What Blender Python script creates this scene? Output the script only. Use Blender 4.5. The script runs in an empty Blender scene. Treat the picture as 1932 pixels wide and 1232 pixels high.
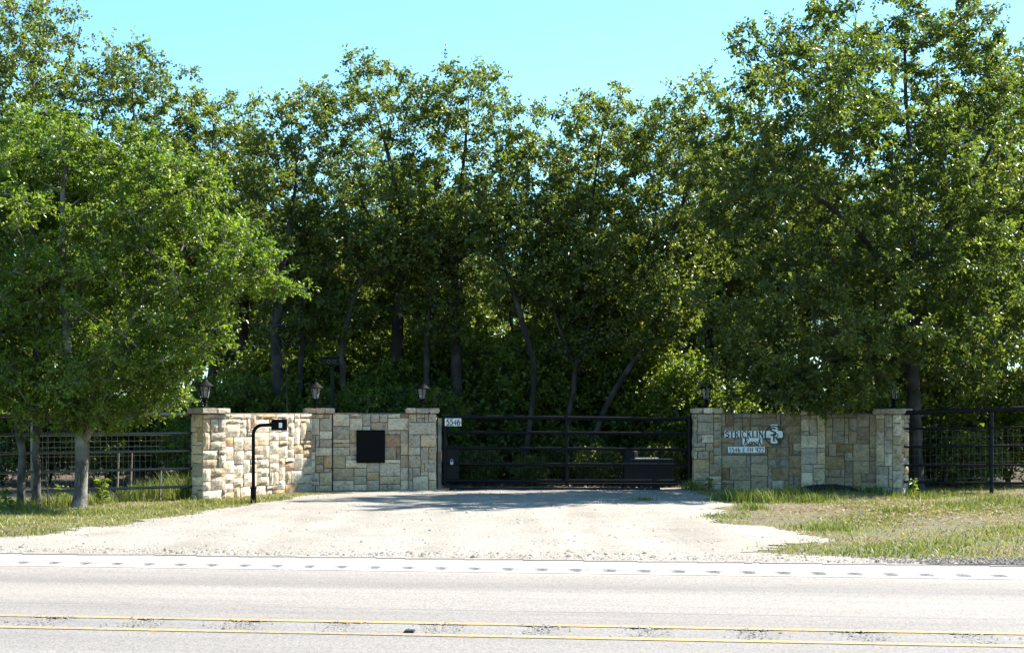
import bpy, bmesh, math, random
import numpy as np
from mathutils import Vector, Matrix

R = math.radians
random.seed(7)
rng = np.random.default_rng(11)
S = bpy.context.scene
COL = S.collection

# ------------------------------------------------------------------ camera, sky, sun, exposure
F, HOR, CX, CAMZ = 2900.0, 775.0, 966.0, 1.40          # focal length in photo pixels, horizon row, centre column, eye height
cd = bpy.data.cameras.new('camera')
cam = bpy.data.objects.new('camera', cd); COL.objects.link(cam)
cam.location = (0, 0, CAMZ); cam.rotation_euler = (R(90), 0, 0)
cd.sensor_width = 36; cd.lens = 36 * F / 1932; cd.shift_y = (HOR - 616) / 1932
cd.clip_start = 0.1; cd.clip_end = 3000
S.camera = cam
SUN_AZ, SUN_EL = 30.0, 44.0                             # degrees behind the wall's line (to the right), elevation
w = bpy.data.worlds.new('World'); S.world = w; w.use_nodes = True
wn = w.node_tree.nodes; wl = w.node_tree.links
bgn = wn['Background']
sky = wn.new('ShaderNodeTexSky'); sky.sky_type = 'NISHITA'; sky.sun_disc = False
sky.sun_elevation = R(SUN_EL); sky.sun_rotation = R(90 - SUN_AZ)
sky.air_density = 1.0; sky.dust_density = 0.1; sky.ozone_density = 1.5
tint = wn.new('ShaderNodeMix'); tint.data_type = 'RGBA'; tint.blend_type = 'MULTIPLY'
tint.inputs[0].default_value = 1.0
tint.inputs[7].default_value = (0.63, .94, .99, 1)
wl.new(sky.outputs[0], tint.inputs[6]); wl.new(tint.outputs[2], bgn.inputs['Color'])
bgn.inputs['Strength'].default_value = 0.092
sd = bpy.data.lights.new('sun', 'SUN'); sd.energy = 5.0; sd.angle = R(0.53); sd.color = (1.0, 0.955, 0.88)
sun = bpy.data.objects.new('sun', sd); COL.objects.link(sun)
tosun = Vector((math.cos(R(SUN_AZ)) * math.cos(R(SUN_EL)), math.sin(R(SUN_AZ)) * math.cos(R(SUN_EL)), math.sin(R(SUN_EL))))
sun.rotation_euler = (-tosun).to_track_quat('-Z', 'Y').to_euler(); sun.location = (20, 20, 40)
S.view_settings.view_transform = 'Standard'; S.view_settings.look = 'None'
S.view_settings.gamma = 1.0; S.view_settings.use_curve_mapping = False
S.view_settings.exposure = 1.72
S.render.engine = 'CYCLES'
S.cycles.max_bounces = 10; S.cycles.diffuse_bounces = 6; S.cycles.transmission_bounces = 6
S.cycles.use_denoising = True

# ------------------------------------------------------------------ helpers
YAW = R(7.4); SN, CN = math.sin(YAW), math.cos(YAW)     # the road runs 7.4 degrees off the picture plane

def sm(t):
    t = np.clip(t, 0, 1); return t * t * (3 - 2 * t)

def ground(x, y):
    x = np.asarray(x, float); y = np.asarray(y, float)
    s = y * CN + x * SN
    t = np.clip((s - 14.33) / 15.0, 0, 1)
    z = -0.16 * t - 0.09 * sm((-x - 3.5) / 3) * sm((s - 18) / 6)
    z = z + 0.02 * np.sin(x * 1.3 + 0.7) * np.sin(y * 0.9) * sm((s - 15.5) / 3) * sm((np.abs(x - 1) - 4) / 2)
    z = z + 0.10 * np.sin(x * .21 + 1) * np.sin(y * .17) * sm((s - 34) / 8)
    return z

def at(px, py, Y):
    return Vector(((px - CX) / F * Y, Y, CAMZ + (HOR - py) / F * Y))

def G(px, py):
    z = 0.0
    for _ in range(12):
        Y = (CAMZ - z) * F / (py - HOR); x = (px - CX) / F * Y; z = float(ground(x, Y))
    return (x, Y, z)

def road(u, s, z=0.0):                                  # u along the road, s across it
    return (u * CN + s * SN, -u * SN + s * CN, z)

def tag(o, label=None, cat=None, group=None, kind=None):
    if label: o['label'] = label
    if cat: o['category'] = cat
    if group: o['group'] = group
    if kind: o['kind'] = kind
    return o

def empty(name, loc, rz=0.0):
    o = bpy.data.objects.new(name, None); COL.objects.link(o)
    o.location = loc; o.rotation_euler = (0, 0, rz); o.empty_display_size = 0.2
    return o

def np_mesh(name, verts, faces, attr=None, smooth=False):
    verts = np.asarray(verts, np.float32); faces = np.asarray(faces, np.int32)
    k = faces.shape[1]; nf = len(faces)
    me = bpy.data.meshes.new(name)
    me.vertices.add(len(verts)); me.vertices.foreach_set('co', verts.ravel())
    me.loops.add(nf * k); me.loops.foreach_set('vertex_index', faces.ravel())
    me.polygons.add(nf); me.polygons.foreach_set('loop_start', np.arange(0, nf * k, k, dtype=np.int32))
    try: me.polygons.foreach_set('loop_total', np.full(nf, k, np.int32))
    except Exception: pass
    if attr is not None:
        a = me.attributes.new('tint', 'FLOAT', 'POINT'); a.data.foreach_set('value', np.asarray(attr, np.float32))
    me.update(calc_edges=True); me.validate()
    if smooth: me.polygons.foreach_set('use_smooth', np.ones(nf, bool))
    return me

def link(name, me, mat, parent=None, loc=None, rot=None):
    o = bpy.data.objects.new(name, me); COL.objects.link(o)
    if mat is not None and len(me.materials) == 0: me.materials.append(mat)
    if parent is not None: o.parent = parent
    if loc is not None: o.location = loc
    if rot is not None: o.rotation_euler = rot
    return o

class MB:
    """collects boxes, tubes and lathes into one mesh"""
    def __init__(self): self.v = []; self.f = []
    def add(self, vs, fs):
        n = len(self.v); self.v += [tuple(p) for p in vs]; self.f += [tuple(i + n for i in q) for q in fs]; return self
    def box(self, c, d, rz=0.0, bev=0.0):
        x, y, z = (q / 2 for q in d); cs, s_ = math.cos(rz), math.sin(rz); vs = []
        if bev <= 0:
            for sx, sy, sz in ((-1,-1,-1),(1,-1,-1),(1,1,-1),(-1,1,-1),(-1,-1,1),(1,-1,1),(1,1,1),(-1,1,1)):
                a, b = sx * x, sy * y; vs.append((c[0] + a * cs - b * s_, c[1] + a * s_ + b * cs, c[2] + sz * z))
            return self.add(vs, ((0,3,2,1),(4,5,6,7),(0,1,5,4),(1,2,6,5),(2,3,7,6),(3,0,4,7)))
        bm = bmesh.new(); bmesh.ops.create_cube(bm, size=1.0)
        for v in bm.verts: v.co = Vector((v.co.x * d[0], v.co.y * d[1], v.co.z * d[2]))
        bmesh.ops.bevel(bm, geom=bm.edges[:], offset=bev, segments=2, affect='EDGES', profile=.6)
        bm.verts.index_update()
        for v in bm.verts:
            a, b = v.co.x, v.co.y; vs.append((c[0] + a * cs - b * s_, c[1] + a * s_ + b * cs, c[2] + v.co.z))
        fs = [tuple(v.index for v in f.verts) for f in bm.faces]; bm.free()
        return self.add(vs, fs)
    def tube(self, pts, rad, k=10, cap=True):
        P = [Vector(p) for p in pts]; n = len(P)
        rr = rad if isinstance(rad, (list, tuple)) else [rad] * n
        vs = []; fs = []
        ref = None
        for i in range(n):
            t = (P[min(i + 1, n - 1)] - P[max(i - 1, 0)]).normalized()
            if ref is None: ref = Vector((0, 0, 1)) if abs(t.z) < .9 else Vector((1, 0, 0))
            a = (ref - t * ref.dot(t)).normalized(); b = t.cross(a); ref = a
            for j in range(k):
                th = 2 * math.pi * j / k; vs.append(P[i] + (a * math.cos(th) + b * math.sin(th)) * rr[i])
        for i in range(n - 1):
            for j in range(k):
                q = (j + 1) % k; fs.append((i * k + j, i * k + q, (i + 1) * k + q, (i + 1) * k + j))
        if cap: fs.append(tuple(range(k - 1, -1, -1))); fs.append(tuple((n - 1) * k + j for j in range(k)))
        return self.add(vs, fs)
    def lathe(self, prof, c=(0, 0, 0), k=16, rot=0.0):
        vs = []; fs = []; n = len(prof)
        for r, z in prof:
            for j in range(k):
                th = 2 * math.pi * j / k + rot; vs.append((c[0] + r * math.cos(th), c[1] + r * math.sin(th), c[2] + z))
        for i in range(n - 1):
            for j in range(k):
                q = (j + 1) % k; fs.append((i * k + j, i * k + q, (i + 1) * k + q, (i + 1) * k + j))
        fs.append(tuple(range(k - 1, -1, -1))); fs.append(tuple((n - 1) * k + j for j in range(k)))
        return self.add(vs, fs)
    def mesh(self, name):
        me = bpy.data.meshes.new(name); me.from_pydata(self.v, [], self.f); me.update(); return me
    def build(self, name, mat, parent=None, loc=None, rot=None, smooth=False):
        me = self.mesh(name)
        if smooth:
            me.polygons.foreach_set('use_smooth', np.ones(len(me.polygons), bool))
            try: me.set_sharp_from_angle(angle=R(40))
            except Exception: pass
        return link(name, me, mat, parent, loc, rot)

def copy_tree(o, parent=None):
    c = o.copy(); COL.objects.link(c); c.parent = parent
    for ch in list(o.children): copy_tree(ch, c)
    return c

# ------------------------------------------------------------------ materials
def new_mat(name):
    m = bpy.data.materials.new(name); m.use_nodes = True
    nt = m.node_tree; return m, nt, nt.nodes, nt.links, nt.nodes['Principled BSDF']

def noise(nt, scale, detail=4, rough=.6, coord='Object', vec=None, dist=0.0):
    n = nt.nodes.new('ShaderNodeTexNoise'); n.inputs['Scale'].default_value = scale
    n.inputs['Detail'].default_value = detail; n.inputs['Roughness'].default_value = rough
    n.inputs['Distortion'].default_value = dist
    if vec is None:
        tc = nt.nodes.new('ShaderNodeTexCoord'); vec = tc.outputs[coord]
    nt.links.new(vec, n.inputs['Vector']); return n

def ramp(nt, fac, stops):
    r = nt.nodes.new('ShaderNodeValToRGB'); e = r.color_ramp.elements
    while len(e) < len(stops): e.new(0.5)
    for i, (p, c) in enumerate(stops):
        e[i].position = p; e[i].color = (*c, 1) if len(c) == 3 else c
    nt.links.new(fac, r.inputs['Fac']); return r

def mixc(nt, a, b, fac, mode='MIX'):
    m = nt.nodes.new('ShaderNodeMix'); m.data_type = 'RGBA'; m.blend_type = mode
    for sock, v in ((m.inputs[0], fac), (m.inputs[6], a), (m.inputs[7], b)):
        if isinstance(v, (int, float)): sock.default_value = v
        elif isinstance(v, tuple): sock.default_value = (*v, 1) if len(v) == 3 else v
        else: nt.links.new(v, sock)
    return m.outputs[2]

def bump(nt, bsdf, h, strength, dist=0.01):
    b = nt.nodes.new('ShaderNodeBump'); b.inputs['Strength'].default_value = strength; b.inputs['Distance'].default_value = dist
    nt.links.new(h, b.inputs['Height']); nt.links.new(b.outputs[0], bsdf.inputs['Normal']); return b

def metal_paint(name, col, rough=.45, bumpy=.15, spec=.5):
    m, nt, N, L, B = new_mat(name)
    n = noise(nt, 9, 6, .7)
    r = ramp(nt, n.outputs[0], [(.3, tuple(c * .75 for c in col)), (.7, tuple(min(1, c * 1.35) for c in col))])
    L.new(r.outputs[0], B.inputs['Base Color'])
    rr = ramp(nt, n.outputs[0], [(.2, (rough * .8,) * 3), (.8, (min(1, rough * 1.3),) * 3)]); L.new(rr.outputs[0], B.inputs['Roughness'])
    n2 = noise(nt, 140, 3); bump(nt, B, n2.outputs[0], bumpy, .002)
    B.inputs['Specular IOR Level'].default_value = spec
    return m

def bark_mat(name, dark, light, scale=1.0):
    m, nt, N, L, B = new_mat(name)
    tc = N.new('ShaderNodeTexCoord'); mp = N.new('ShaderNodeMapping'); mp.inputs['Scale'].default_value = (22 * scale, 22 * scale, 5 * scale)
    L.new(tc.outputs['Object'], mp.inputs['Vector'])
    v = N.new('ShaderNodeTexVoronoi'); v.feature = 'DISTANCE_TO_EDGE'; L.new(mp.outputs[0], v.inputs['Vector'])
    n = noise(nt, 3.0, 8, .7, vec=mp.outputs[0])
    big = noise(nt, 2.2, 3, .5)
    r = ramp(nt, n.outputs[0], [(.3, dark), (.72, light)])
    e = ramp(nt, v.outputs['Distance'], [(.0, (.45, .43, .42)), (.25, (1, 1, 1))])
    lich = ramp(nt, big.outputs[0], [(.45, (0, 0, 0)), (.62, (.7, .7, .7))])
    c = mixc(nt, r.outputs[0], e.outputs[0], 1.0, 'MULTIPLY')
    c = mixc(nt, c, tuple(min(.6, x * 1.5 + .02) for x in light), lich.outputs[0])
    L.new(c, B.inputs['Base Color']); B.inputs['Roughness'].default_value = .9
    h = mixc(nt, n.outputs[0], v.outputs['Distance'], .6)
    bump(nt, B, h, .9, .02); return m

def leaf_mat(name, stops, trans, tf=.48, rough=.36):
    m, nt, N, L, B = new_mat(name)
    at_ = N.new('ShaderNodeAttribute'); at_.attribute_name = 'tint'
    r = ramp(nt, at_.outputs['Fac'], stops)
    L.new(r.outputs[0], B.inputs['Base Color']); B.inputs['Roughness'].default_value = rough
    B.inputs['Specular IOR Level'].default_value = .45
    t = N.new('ShaderNodeBsdfTranslucent')
    tc = mixc(nt, r.outputs[0], trans, 1.0, 'MULTIPLY'); L.new(tc, t.inputs['Color'])
    mx = N.new('ShaderNodeMixShader'); mx.inputs[0].default_value = tf
    L.new(B.outputs[0], mx.inputs[1]); L.new(t.outputs[0], mx.inputs[2])
    L.new(mx.outputs[0], N['Material Output'].inputs['Surface']); return m

M = {}
OAK = [(.0, (.052, .072, .017)), (.35, (.092, .114, .025)), (.7, (.138, .150, .035)), (.93, (.190, .185, .050)), (1.0, (.20, .11, .03))]
ELM = [(.0, (.048, .086, .013)), (.4, (.092, .142, .018)), (.8, (.146, .192, .026)), (1.0, (.19, .20, .04))]
DRK = [(.0, (.054, .080, .018)), (.4, (.094, .124, .026)), (.8, (.138, .160, .035)), (.95, (.18, .18, .048)), (1.0, (.17, .10, .03))]
BRU = [(.0, (.050, .090, .015)), (.4, (.095, .145, .022)), (.8, (.145, .185, .032)), (1.0, (.17, .18, .05))]
M['oak_leaf'] = leaf_mat('oak_leaf', OAK, (1.85, 2.1, .8))
M['dark_oak_leaf'] = leaf_mat('dark_oak_leaf', DRK, (2.0, 2.0, .9))
M['elm_leaf'] = leaf_mat('elm_leaf', ELM, (1.9, 2.0, .8))
M['brush_leaf'] = leaf_mat('brush_leaf', BRU, (2.1, 2.0, .9))
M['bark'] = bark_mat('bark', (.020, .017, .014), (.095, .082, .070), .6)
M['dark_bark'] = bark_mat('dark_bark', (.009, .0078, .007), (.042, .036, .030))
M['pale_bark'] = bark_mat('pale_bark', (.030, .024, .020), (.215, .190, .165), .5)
M['black_paint'] = metal_paint('black_paint', (.003, .003, .0042), .45, .1, .08)
M['gate_paint'] = metal_paint('gate_paint', (.004, .0045, .0065), .42, .15, .15)
M['rail_paint'] = metal_paint('rail_paint', (.026, .027, .030), .22, .1, 1.0)
M['post_blue'] = metal_paint('post_blue', (.007, .0095, .015), .45, .15, .15)
M['lamp_metal'] = metal_paint('lamp_metal', (.006, .006, .007), .7, .15, .1)
M['green_paint'] = metal_paint('green_paint', (.010, .017, .014), .6, .15, .2)
M['galv'] = metal_paint('galv', (.10, .10, .10), .5)
M['pale_metal'] = metal_paint('pale_metal', (.42, .41, .38), .5)
M['sign_white'] = metal_paint('sign_white', (.70, .72, .75), .5, .05)
M['sign_black'] = metal_paint('sign_black', (.012, .014, .018), .5, .02)
M['stick'] = bark_mat('stick', (.22, .18, .14), (.42, .36, .29), 2)

m, nt, N, L, B = new_mat('lamp_glass'); M['glass'] = m
n = noise(nt, 14, 4, .6); r = ramp(nt, n.outputs[0], [(.3, (.42, .43, .43)), (.7, (.66, .66, .66))]); L.new(r.outputs[0], B.inputs['Base Color'])
B.inputs['Roughness'].default_value = .25; B.inputs['Transmission Weight'].default_value = .75; B.inputs['IOR'].default_value = 1.2
bump(nt, B, n.outputs[0], .3, .01)

# stone: its colour comes from each stone's own object colour
m, nt, N, L, B = new_mat('limestone'); M['stone'] = m
oi = N.new('ShaderNodeObjectInfo')
tc = N.new('ShaderNodeTexCoord')
vadd = N.new('ShaderNodeVectorMath'); vadd.operation = 'ADD'
sc_ = N.new('ShaderNodeVectorMath'); sc_.operation = 'SCALE'; sc_.inputs[0].default_value = (37.1, 17.3, 71.7)
L.new(oi.outputs['Random'], sc_.inputs['Scale']); L.new(tc.outputs['Object'], vadd.inputs[0]); L.new(sc_.outputs[0], vadd.inputs[1])
n1 = noise(nt, 5, 6, .65, vec=vadd.outputs[0], dist=.6); n2 = noise(nt, 24, 6, .7, vec=vadd.outputs[0]); n3 = noise(nt, 90, 3, .7, vec=vadd.outputs[0])
stain = ramp(nt, n1.outputs[0], [(.30, (.48, .41, .33)), (.48, (.95, .94, .92)), (.72, (1.14, 1.08, .98))])
c = mixc(nt, oi.outputs['Color'], stain.outputs[0], .85, 'MULTIPLY')
iron = ramp(nt, n1.outputs[0], [(.60, (0, 0, 0)), (.74, (.5, .5, .5))])
c = mixc(nt, c, (.40, .24, .10), iron.outputs[0])
weath = ramp(nt, n2.outputs[0], [(.34, (.50, .50, .51)), (.58, (1.10, 1.10, 1.10))])
c = mixc(nt, c, weath.outputs[0], .8, 'MULTIPLY')
L.new(c, B.inputs['Base Color']); B.inputs['Roughness'].default_value = .92
h = mixc(nt, n2.outputs[0], n3.outputs[0], .3); h2 = mixc(nt, h, n1.outputs[0], .35)
bump(nt, B, h2, 1.0, .028)

m, nt, N, L, B = new_mat('mortar'); M['mortar'] = m
n = noise(nt, 30, 5, .7); r = ramp(nt, n.outputs[0], [(.3, (.10, .088, .072)), (.7, (.20, .178, .148))]); L.new(r.outputs[0], B.inputs['Base Color'])
B.inputs['Roughness'].default_value = .95; bump(nt, B, n.outputs[0], .5, .01)

# ground: soil with dry thatch
m, nt, N, L, B = new_mat('ground_soil'); M['soil'] = m
n1 = noise(nt, .55, 5, .6); n2 = noise(nt, 5, 6, .7); n3 = noise(nt, 60, 4, .75)
a = ramp(nt, n2.outputs[0], [(.3, (.12, .078, .048)), (.5, (.19, .138, .082)), (.7, (.22, .185, .098))])
b = ramp(nt, n2.outputs[0], [(.3, (.10, .11, .038)), (.7, (.185, .180, .072))])
c = mixc(nt, a.outputs[0], b.outputs[0], ramp(nt, n1.outputs[0], [(.42, (0, 0, 0)), (.6, (1, 1, 1))]).outputs[0])
c = mixc(nt, c, ramp(nt, n3.outputs[0], [(.3, (.55, .55, .55)), (.7, (1.3, 1.3, 1.3))]).outputs[0], 1.0, 'MULTIPLY')
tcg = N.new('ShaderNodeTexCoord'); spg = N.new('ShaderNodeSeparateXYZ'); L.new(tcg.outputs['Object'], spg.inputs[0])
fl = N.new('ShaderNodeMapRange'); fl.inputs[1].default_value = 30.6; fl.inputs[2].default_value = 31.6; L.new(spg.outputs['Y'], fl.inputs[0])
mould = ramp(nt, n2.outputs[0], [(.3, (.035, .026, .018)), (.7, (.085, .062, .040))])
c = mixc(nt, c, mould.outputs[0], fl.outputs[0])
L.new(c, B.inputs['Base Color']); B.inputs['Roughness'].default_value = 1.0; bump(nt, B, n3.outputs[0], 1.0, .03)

# caliche gravel drive
m, nt, N, L, B = new_mat('caliche'); M['caliche'] = m
n1 = noise(nt, .8, 5, .6); n2 = noise(nt, 26, 5, .8); vo = N.new('ShaderNodeTexVoronoi'); vo.inputs['Scale'].default_value = 70
tc = N.new('ShaderNodeTexCoord'); L.new(tc.outputs['Object'], vo.inputs['Vector'])
mpd = N.new('ShaderNodeMapping'); mpd.inputs['Scale'].default_value = (1.5, .16, 1); mpd.inputs['Rotation'].default_value = (0, 0, .25); L.new(tc.outputs['Object'], mpd.inputs['Vector'])
trk = noise(nt, 1.0, 4, .55, vec=mpd.outputs[0])
a = ramp(nt, mixc(nt, n1.outputs[0], trk.outputs[0], .6), [(.36, (.205, .180, .146)), (.5, (.258, .232, .196)), (.62, (.288, .264, .230))])
c = mixc(nt, a.outputs[0], ramp(nt, vo.outputs['Color'], [(.1, (.55, .53, .50)), (.45, (1, 1, 1)), (.9, (1.16, 1.14, 1.10))]).outputs[0], .9, 'MULTIPLY')
c = mixc(nt, c, ramp(nt, n2.outputs[0], [(.3, (.7, .68, .64)), (.55, (1.05, 1.05, 1.05))]).outputs[0], .7, 'MULTIPLY')
L.new(c, B.inputs['Base Color']); B.inputs['Roughness'].default_value = .95
bump(nt, B, mixc(nt, vo.outputs['Distance'], n2.outputs[0], .5), .5, .012)

m, nt, N, L, B = new_mat('gravel_stone'); M['pebble'] = m
at_ = N.new('ShaderNodeAttribute'); at_.attribute_name = 'tint'
r = ramp(nt, at_.outputs['Fac'], [(.0, (.06, .052, .046)), (.12, (.14, .12, .10)), (.4, (.24, .215, .185)), (1.0, (.34, .32, .285))])
L.new(r.outputs[0], B.inputs['Base Color']); B.inputs['Roughness'].default_value = .9
m, nt, N, L, B = new_mat('groove_chip'); M['groove'] = m
at_ = N.new('ShaderNodeAttribute'); at_.attribute_name = 'tint'
r = ramp(nt, at_.outputs['Fac'], [(.0, (.10, .092, .088)), (.5, (.155, .143, .134)), (1.0, (.23, .213, .20))])
L.new(r.outputs[0], B.inputs['Base Color']); B.inputs['Roughness'].default_value = .9
m, nt, N, L, B = new_mat('asphalt_crumb'); M['crumb'] = m
at_ = N.new('ShaderNodeAttribute'); at_.attribute_name = 'tint'
r = ramp(nt, at_.outputs['Fac'], [(.0, (.010, .009, .011)), (.6, (.040, .036, .039)), (1.0, (.15, .138, .13))])
L.new(r.outputs[0], B.inputs['Base Color']); B.inputs['Roughness'].default_value = .85

def asphalt(name, lo, hi, bands=None):
    m, nt, N, L, B = new_mat(name)
    tc = N.new('ShaderNodeTexCoord')
    vo = N.new('ShaderNodeTexVoronoi'); vo.inputs['Scale'].default_value = 75; L.new(tc.outputs['Object'], vo.inputs['Vector'])
    mp = N.new('ShaderNodeMapping'); mp.inputs['Scale'].default_value = (.35, 3.2, 1); L.new(tc.outputs['Object'], mp.inputs['Vector'])
    streak = noise(nt, 1.0, 5, .65, vec=mp.outputs[0]); fine = noise(nt, 55, 4, .8)
    a = ramp(nt, streak.outputs[0], [(.3, lo), (.7, hi)])
    c = mixc(nt, a.outputs[0], ramp(nt, vo.outputs['Color'], [(.1, (.66, .65, .65)), (.45, (1, 1, 1)), (.9, (1.22, 1.2, 1.18))]).outputs[0], .9, 'MULTIPLY')
    c = mixc(nt, c, ramp(nt, fine.outputs[0], [(.35, (.78, .77, .77)), (.6, (1.08, 1.08, 1.08))]).outputs[0], .8, 'MULTIPLY')
    if bands:
        sep = N.new('ShaderNodeSeparateXYZ'); L.new(tc.outputs['Object'], sep.inputs[0])
        wob = noise(nt, .5, 3, .5)
        wa = N.new('ShaderNodeMath'); wa.operation = 'MULTIPLY_ADD'; wa.inputs[1].default_value = .10; L.new(wob.outputs[0], wa.inputs[0]); L.new(sep.outputs['Y'], wa.inputs[2])
        mr = N.new('ShaderNodeMapRange'); mr.inputs[1].default_value = bands[0]; mr.inputs[2].default_value = bands[1]; L.new(wa.outputs[0], mr.inputs[0])
        bnd = ramp(nt, mr.outputs[0], bands[2]); c = mixc(nt, c, bnd.outputs[0], 1.0, 'MULTIPLY')
        # the paving joint and its tar, broken along its length
        ad = N.new('ShaderNodeMath'); ad.operation = 'SUBTRACT'; ad.inputs[1].default_value = bands[3]; L.new(wa.outputs[0], ad.inputs[0])
        ab = N.new('ShaderNodeMath'); ab.operation = 'ABSOLUTE'; L.new(ad.outputs[0], ab.inputs[0])
        cr = ramp(nt, ab.outputs[0], [(.006, (.8, .8, .8)), (.02, (0, 0, 0))])
        br = noise(nt, .45, 3, .6); cut = ramp(nt, br.outputs[0], [(.42, (0, 0, 0)), (.52, (1, 1, 1))])
        k = mixc(nt, cr.outputs[0], cut.outputs[0], 1.0, 'MULTIPLY'); c = mixc(nt, c, (.09, .085, .085), k)
    L.new(c, B.inputs['Base Color']); B.inputs['Roughness'].default_value = .9
    bump(nt, B, mixc(nt, vo.outputs['Distance'], fine.outputs[0], .4), .45, .006); return m

M['lane'] = asphalt('lane_asphalt', (.186, .166, .146), (.234, .210, .187),
    (9.95, 13.25, [(.0, (.92, .92, .93)), (.18, (.90, .90, .91)), (.38, (1.12, 1.11, 1.10)), (.55, (1.1, 1.1, 1.09)), (.68, (.80, .80, .81)), (.80, (.93, .93, .93)), (1.0, (1.18, 1.16, 1.14))], 10.72))
M['near_lane'] = asphalt('near_lane_asphalt', (.165, .150, .136), (.215, .196, .179))
M['shoulder'] = asphalt('shoulder_asphalt', (.245, .226, .205), (.30, .280, .257))
M['rumble'] = asphalt('rumble_asphalt', (.20, .186, .172), (.27, .252, .235))
M['rumble_mid'] = asphalt('centre_asphalt', (.160, .146, .135), (.205, .188, .174))

def paint(name, col, under, wear):
    m, nt, N, L, B = new_mat(name)
    n = noise(nt, 18, 6, .8); n2 = noise(nt, 1.2, 3, .5)
    h = N.new('ShaderNodeMath'); h.operation = 'ADD'; L.new(n.outputs[0], h.inputs[0])
    mu = N.new('ShaderNodeMath'); mu.operation = 'MULTIPLY'; mu.inputs[1].default_value = .35; L.new(n2.outputs[0], mu.inputs[0]); L.new(mu.outputs[0], h.inputs[1])
    f = ramp(nt, h.outputs[0], [(wear, (0, 0, 0)), (wear + .12, (1, 1, 1))])
    L.new(mixc(nt, col, under, f.outputs[0]), B.inputs['Base Color']); B.inputs['Roughness'].default_value = .8
    n3 = noise(nt, 70, 3); bump(nt, B, n3.outputs[0], .4, .004); return m
M['yellow'] = paint('yellow_paint', (.42, .265, .065), (.20, .175, .145), .62)
M['white_line'] = paint('white_line_paint', (.52, .50, .47), (.27, .25, .23), .72)

def blade_mat(name, stops):
    m, nt, N, L, B = new_mat(name)
    at_ = N.new('ShaderNodeAttribute'); at_.attribute_name = 'tint'
    r = ramp(nt, at_.outputs['Fac'], stops); L.new(r.outputs[0], B.inputs['Base Color']); B.inputs['Roughness'].default_value = .6
    t = N.new('ShaderNodeBsdfTranslucent'); L.new(mixc(nt, r.outputs[0], (1.5, 1.5, .8), 1.0, 'MULTIPLY'), t.inputs['Color'])
    mx = N.new('ShaderNodeMixShader'); mx.inputs[0].default_value = .3; L.new(B.outputs[0], mx.inputs[1]); L.new(t.outputs[0], mx.inputs[2])
    L.new(mx.outputs[0], N['Material Output'].inputs['Surface']); return m
M['grass'] = blade_mat('grass_blade', [(.0, (.078, .118, .018)), (.35, (.160, .185, .030)), (.6, (.235, .225, .055)), (.8, (.29, .25, .11)), (1.0, (.36, .29, .17))])
M['litter'] = blade_mat('leaf_litter', [(.0, (.075, .045, .025)), (.5, (.20, .12, .065)), (1.0, (.36, .27, .17))])

# ------------------------------------------------------------------ ground sheet
def grid_axis(core_lo, core_hi, step, lo, hi):
    a = list(np.arange(core_lo, core_hi + 1e-6, step)); d = step
    while a[-1] < hi: d *= 1.35; a.append(a[-1] + d)
    d = step
    while a[0] > lo: d *= 1.35; a.insert(0, a[0] - d)
    return np.array(a)
gx = grid_axis(-13, 14, .25, -600, 600); gy = grid_axis(12, 46, .25, -200, 1500)
XX, YY = np.meshgrid(gx, gy)
ss = YY * CN + XX * SN
ZZ = ground(XX, YY) - np.where(ss < 14.2, .06, 0.0)
nx, ny = len(gx), len(gy)
idx = np.arange(nx * ny).reshape(ny, nx)
fc = np.stack([idx[:-1, :-1].ravel(), idx[:-1, 1:].ravel(), idx[1:, 1:].ravel(), idx[1:, :-1].ravel()], 1)
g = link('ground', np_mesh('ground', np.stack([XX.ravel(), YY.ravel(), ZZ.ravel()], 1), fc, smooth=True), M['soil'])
tag(g, 'sandy soil with dry thatch under the grass and trees', kind='structure')

# ------------------------------------------------------------------ road: all strips butt edge to edge
ROADROT = (0, 0, -YAW)
def strip(name, s0, s1, z, mat, u0=-300, u1=300):
    n = 60; us = np.linspace(u0, u1, n + 1); v = []; f = []
    for i, u in enumerate(us): v += [(u, s0, z), (u, s1, z)]
    for i in range(n): f.append((2 * i, 2 * i + 2, 2 * i + 3, 2 * i + 1))
    return link(name, np_mesh(name, v, f), mat, rot=ROADROT)
S_Y0, S_Y1, S_W, S_R0, S_R1, S_E = 9.47, 9.97, 13.20, 13.34, 13.60, 14.38
def grooved(name, s0, s1, period, width, depth, mat, span, phase, rough=0.0, rows=9):
    cols = 12; nper = int(span * 2 / period); us = []
    for i in range(nper):
        b = -span + i * period + phase
        us += list(b + np.linspace(0, width, cols)) + [b + width + 1e-4]
    us = np.array([-300] + us + [300]); vs_ = np.concatenate([[s0], np.linspace(s0 + .012, s1 - .012, rows), [s1]])
    U, V = np.meshgrid(us, vs_)
    ph = np.mod(U + span - phase + 1e-7, period) / width
    inside = (ph < 1) & (np.abs(U) < 200)
    edge = np.minimum(np.clip((V - s0) / .04, 0, 1), np.clip((s1 - V) / .04, 0, 1))
    Z = np.where(inside, -depth * np.sin(np.clip(ph, 0, 1) * np.pi) * edge, 0)
    if rough: Z = Z + np.where(inside & (edge > .3), rng.uniform(-rough, rough, U.shape) * np.sin(np.clip(ph, 0, 1) * np.pi), 0)
    a, b = U.shape[1], U.shape[0]; I = np.arange(a * b).reshape(b, a)
    q = np.stack([I[:-1, :-1].ravel(), I[:-1, 1:].ravel(), I[1:, 1:].ravel(), I[1:, :-1].ravel()], 1)
    return link(name, np_mesh(name, np.stack([U.ravel(), V.ravel(), Z.ravel()], 1), q), mat, rot=ROADROT)
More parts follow.
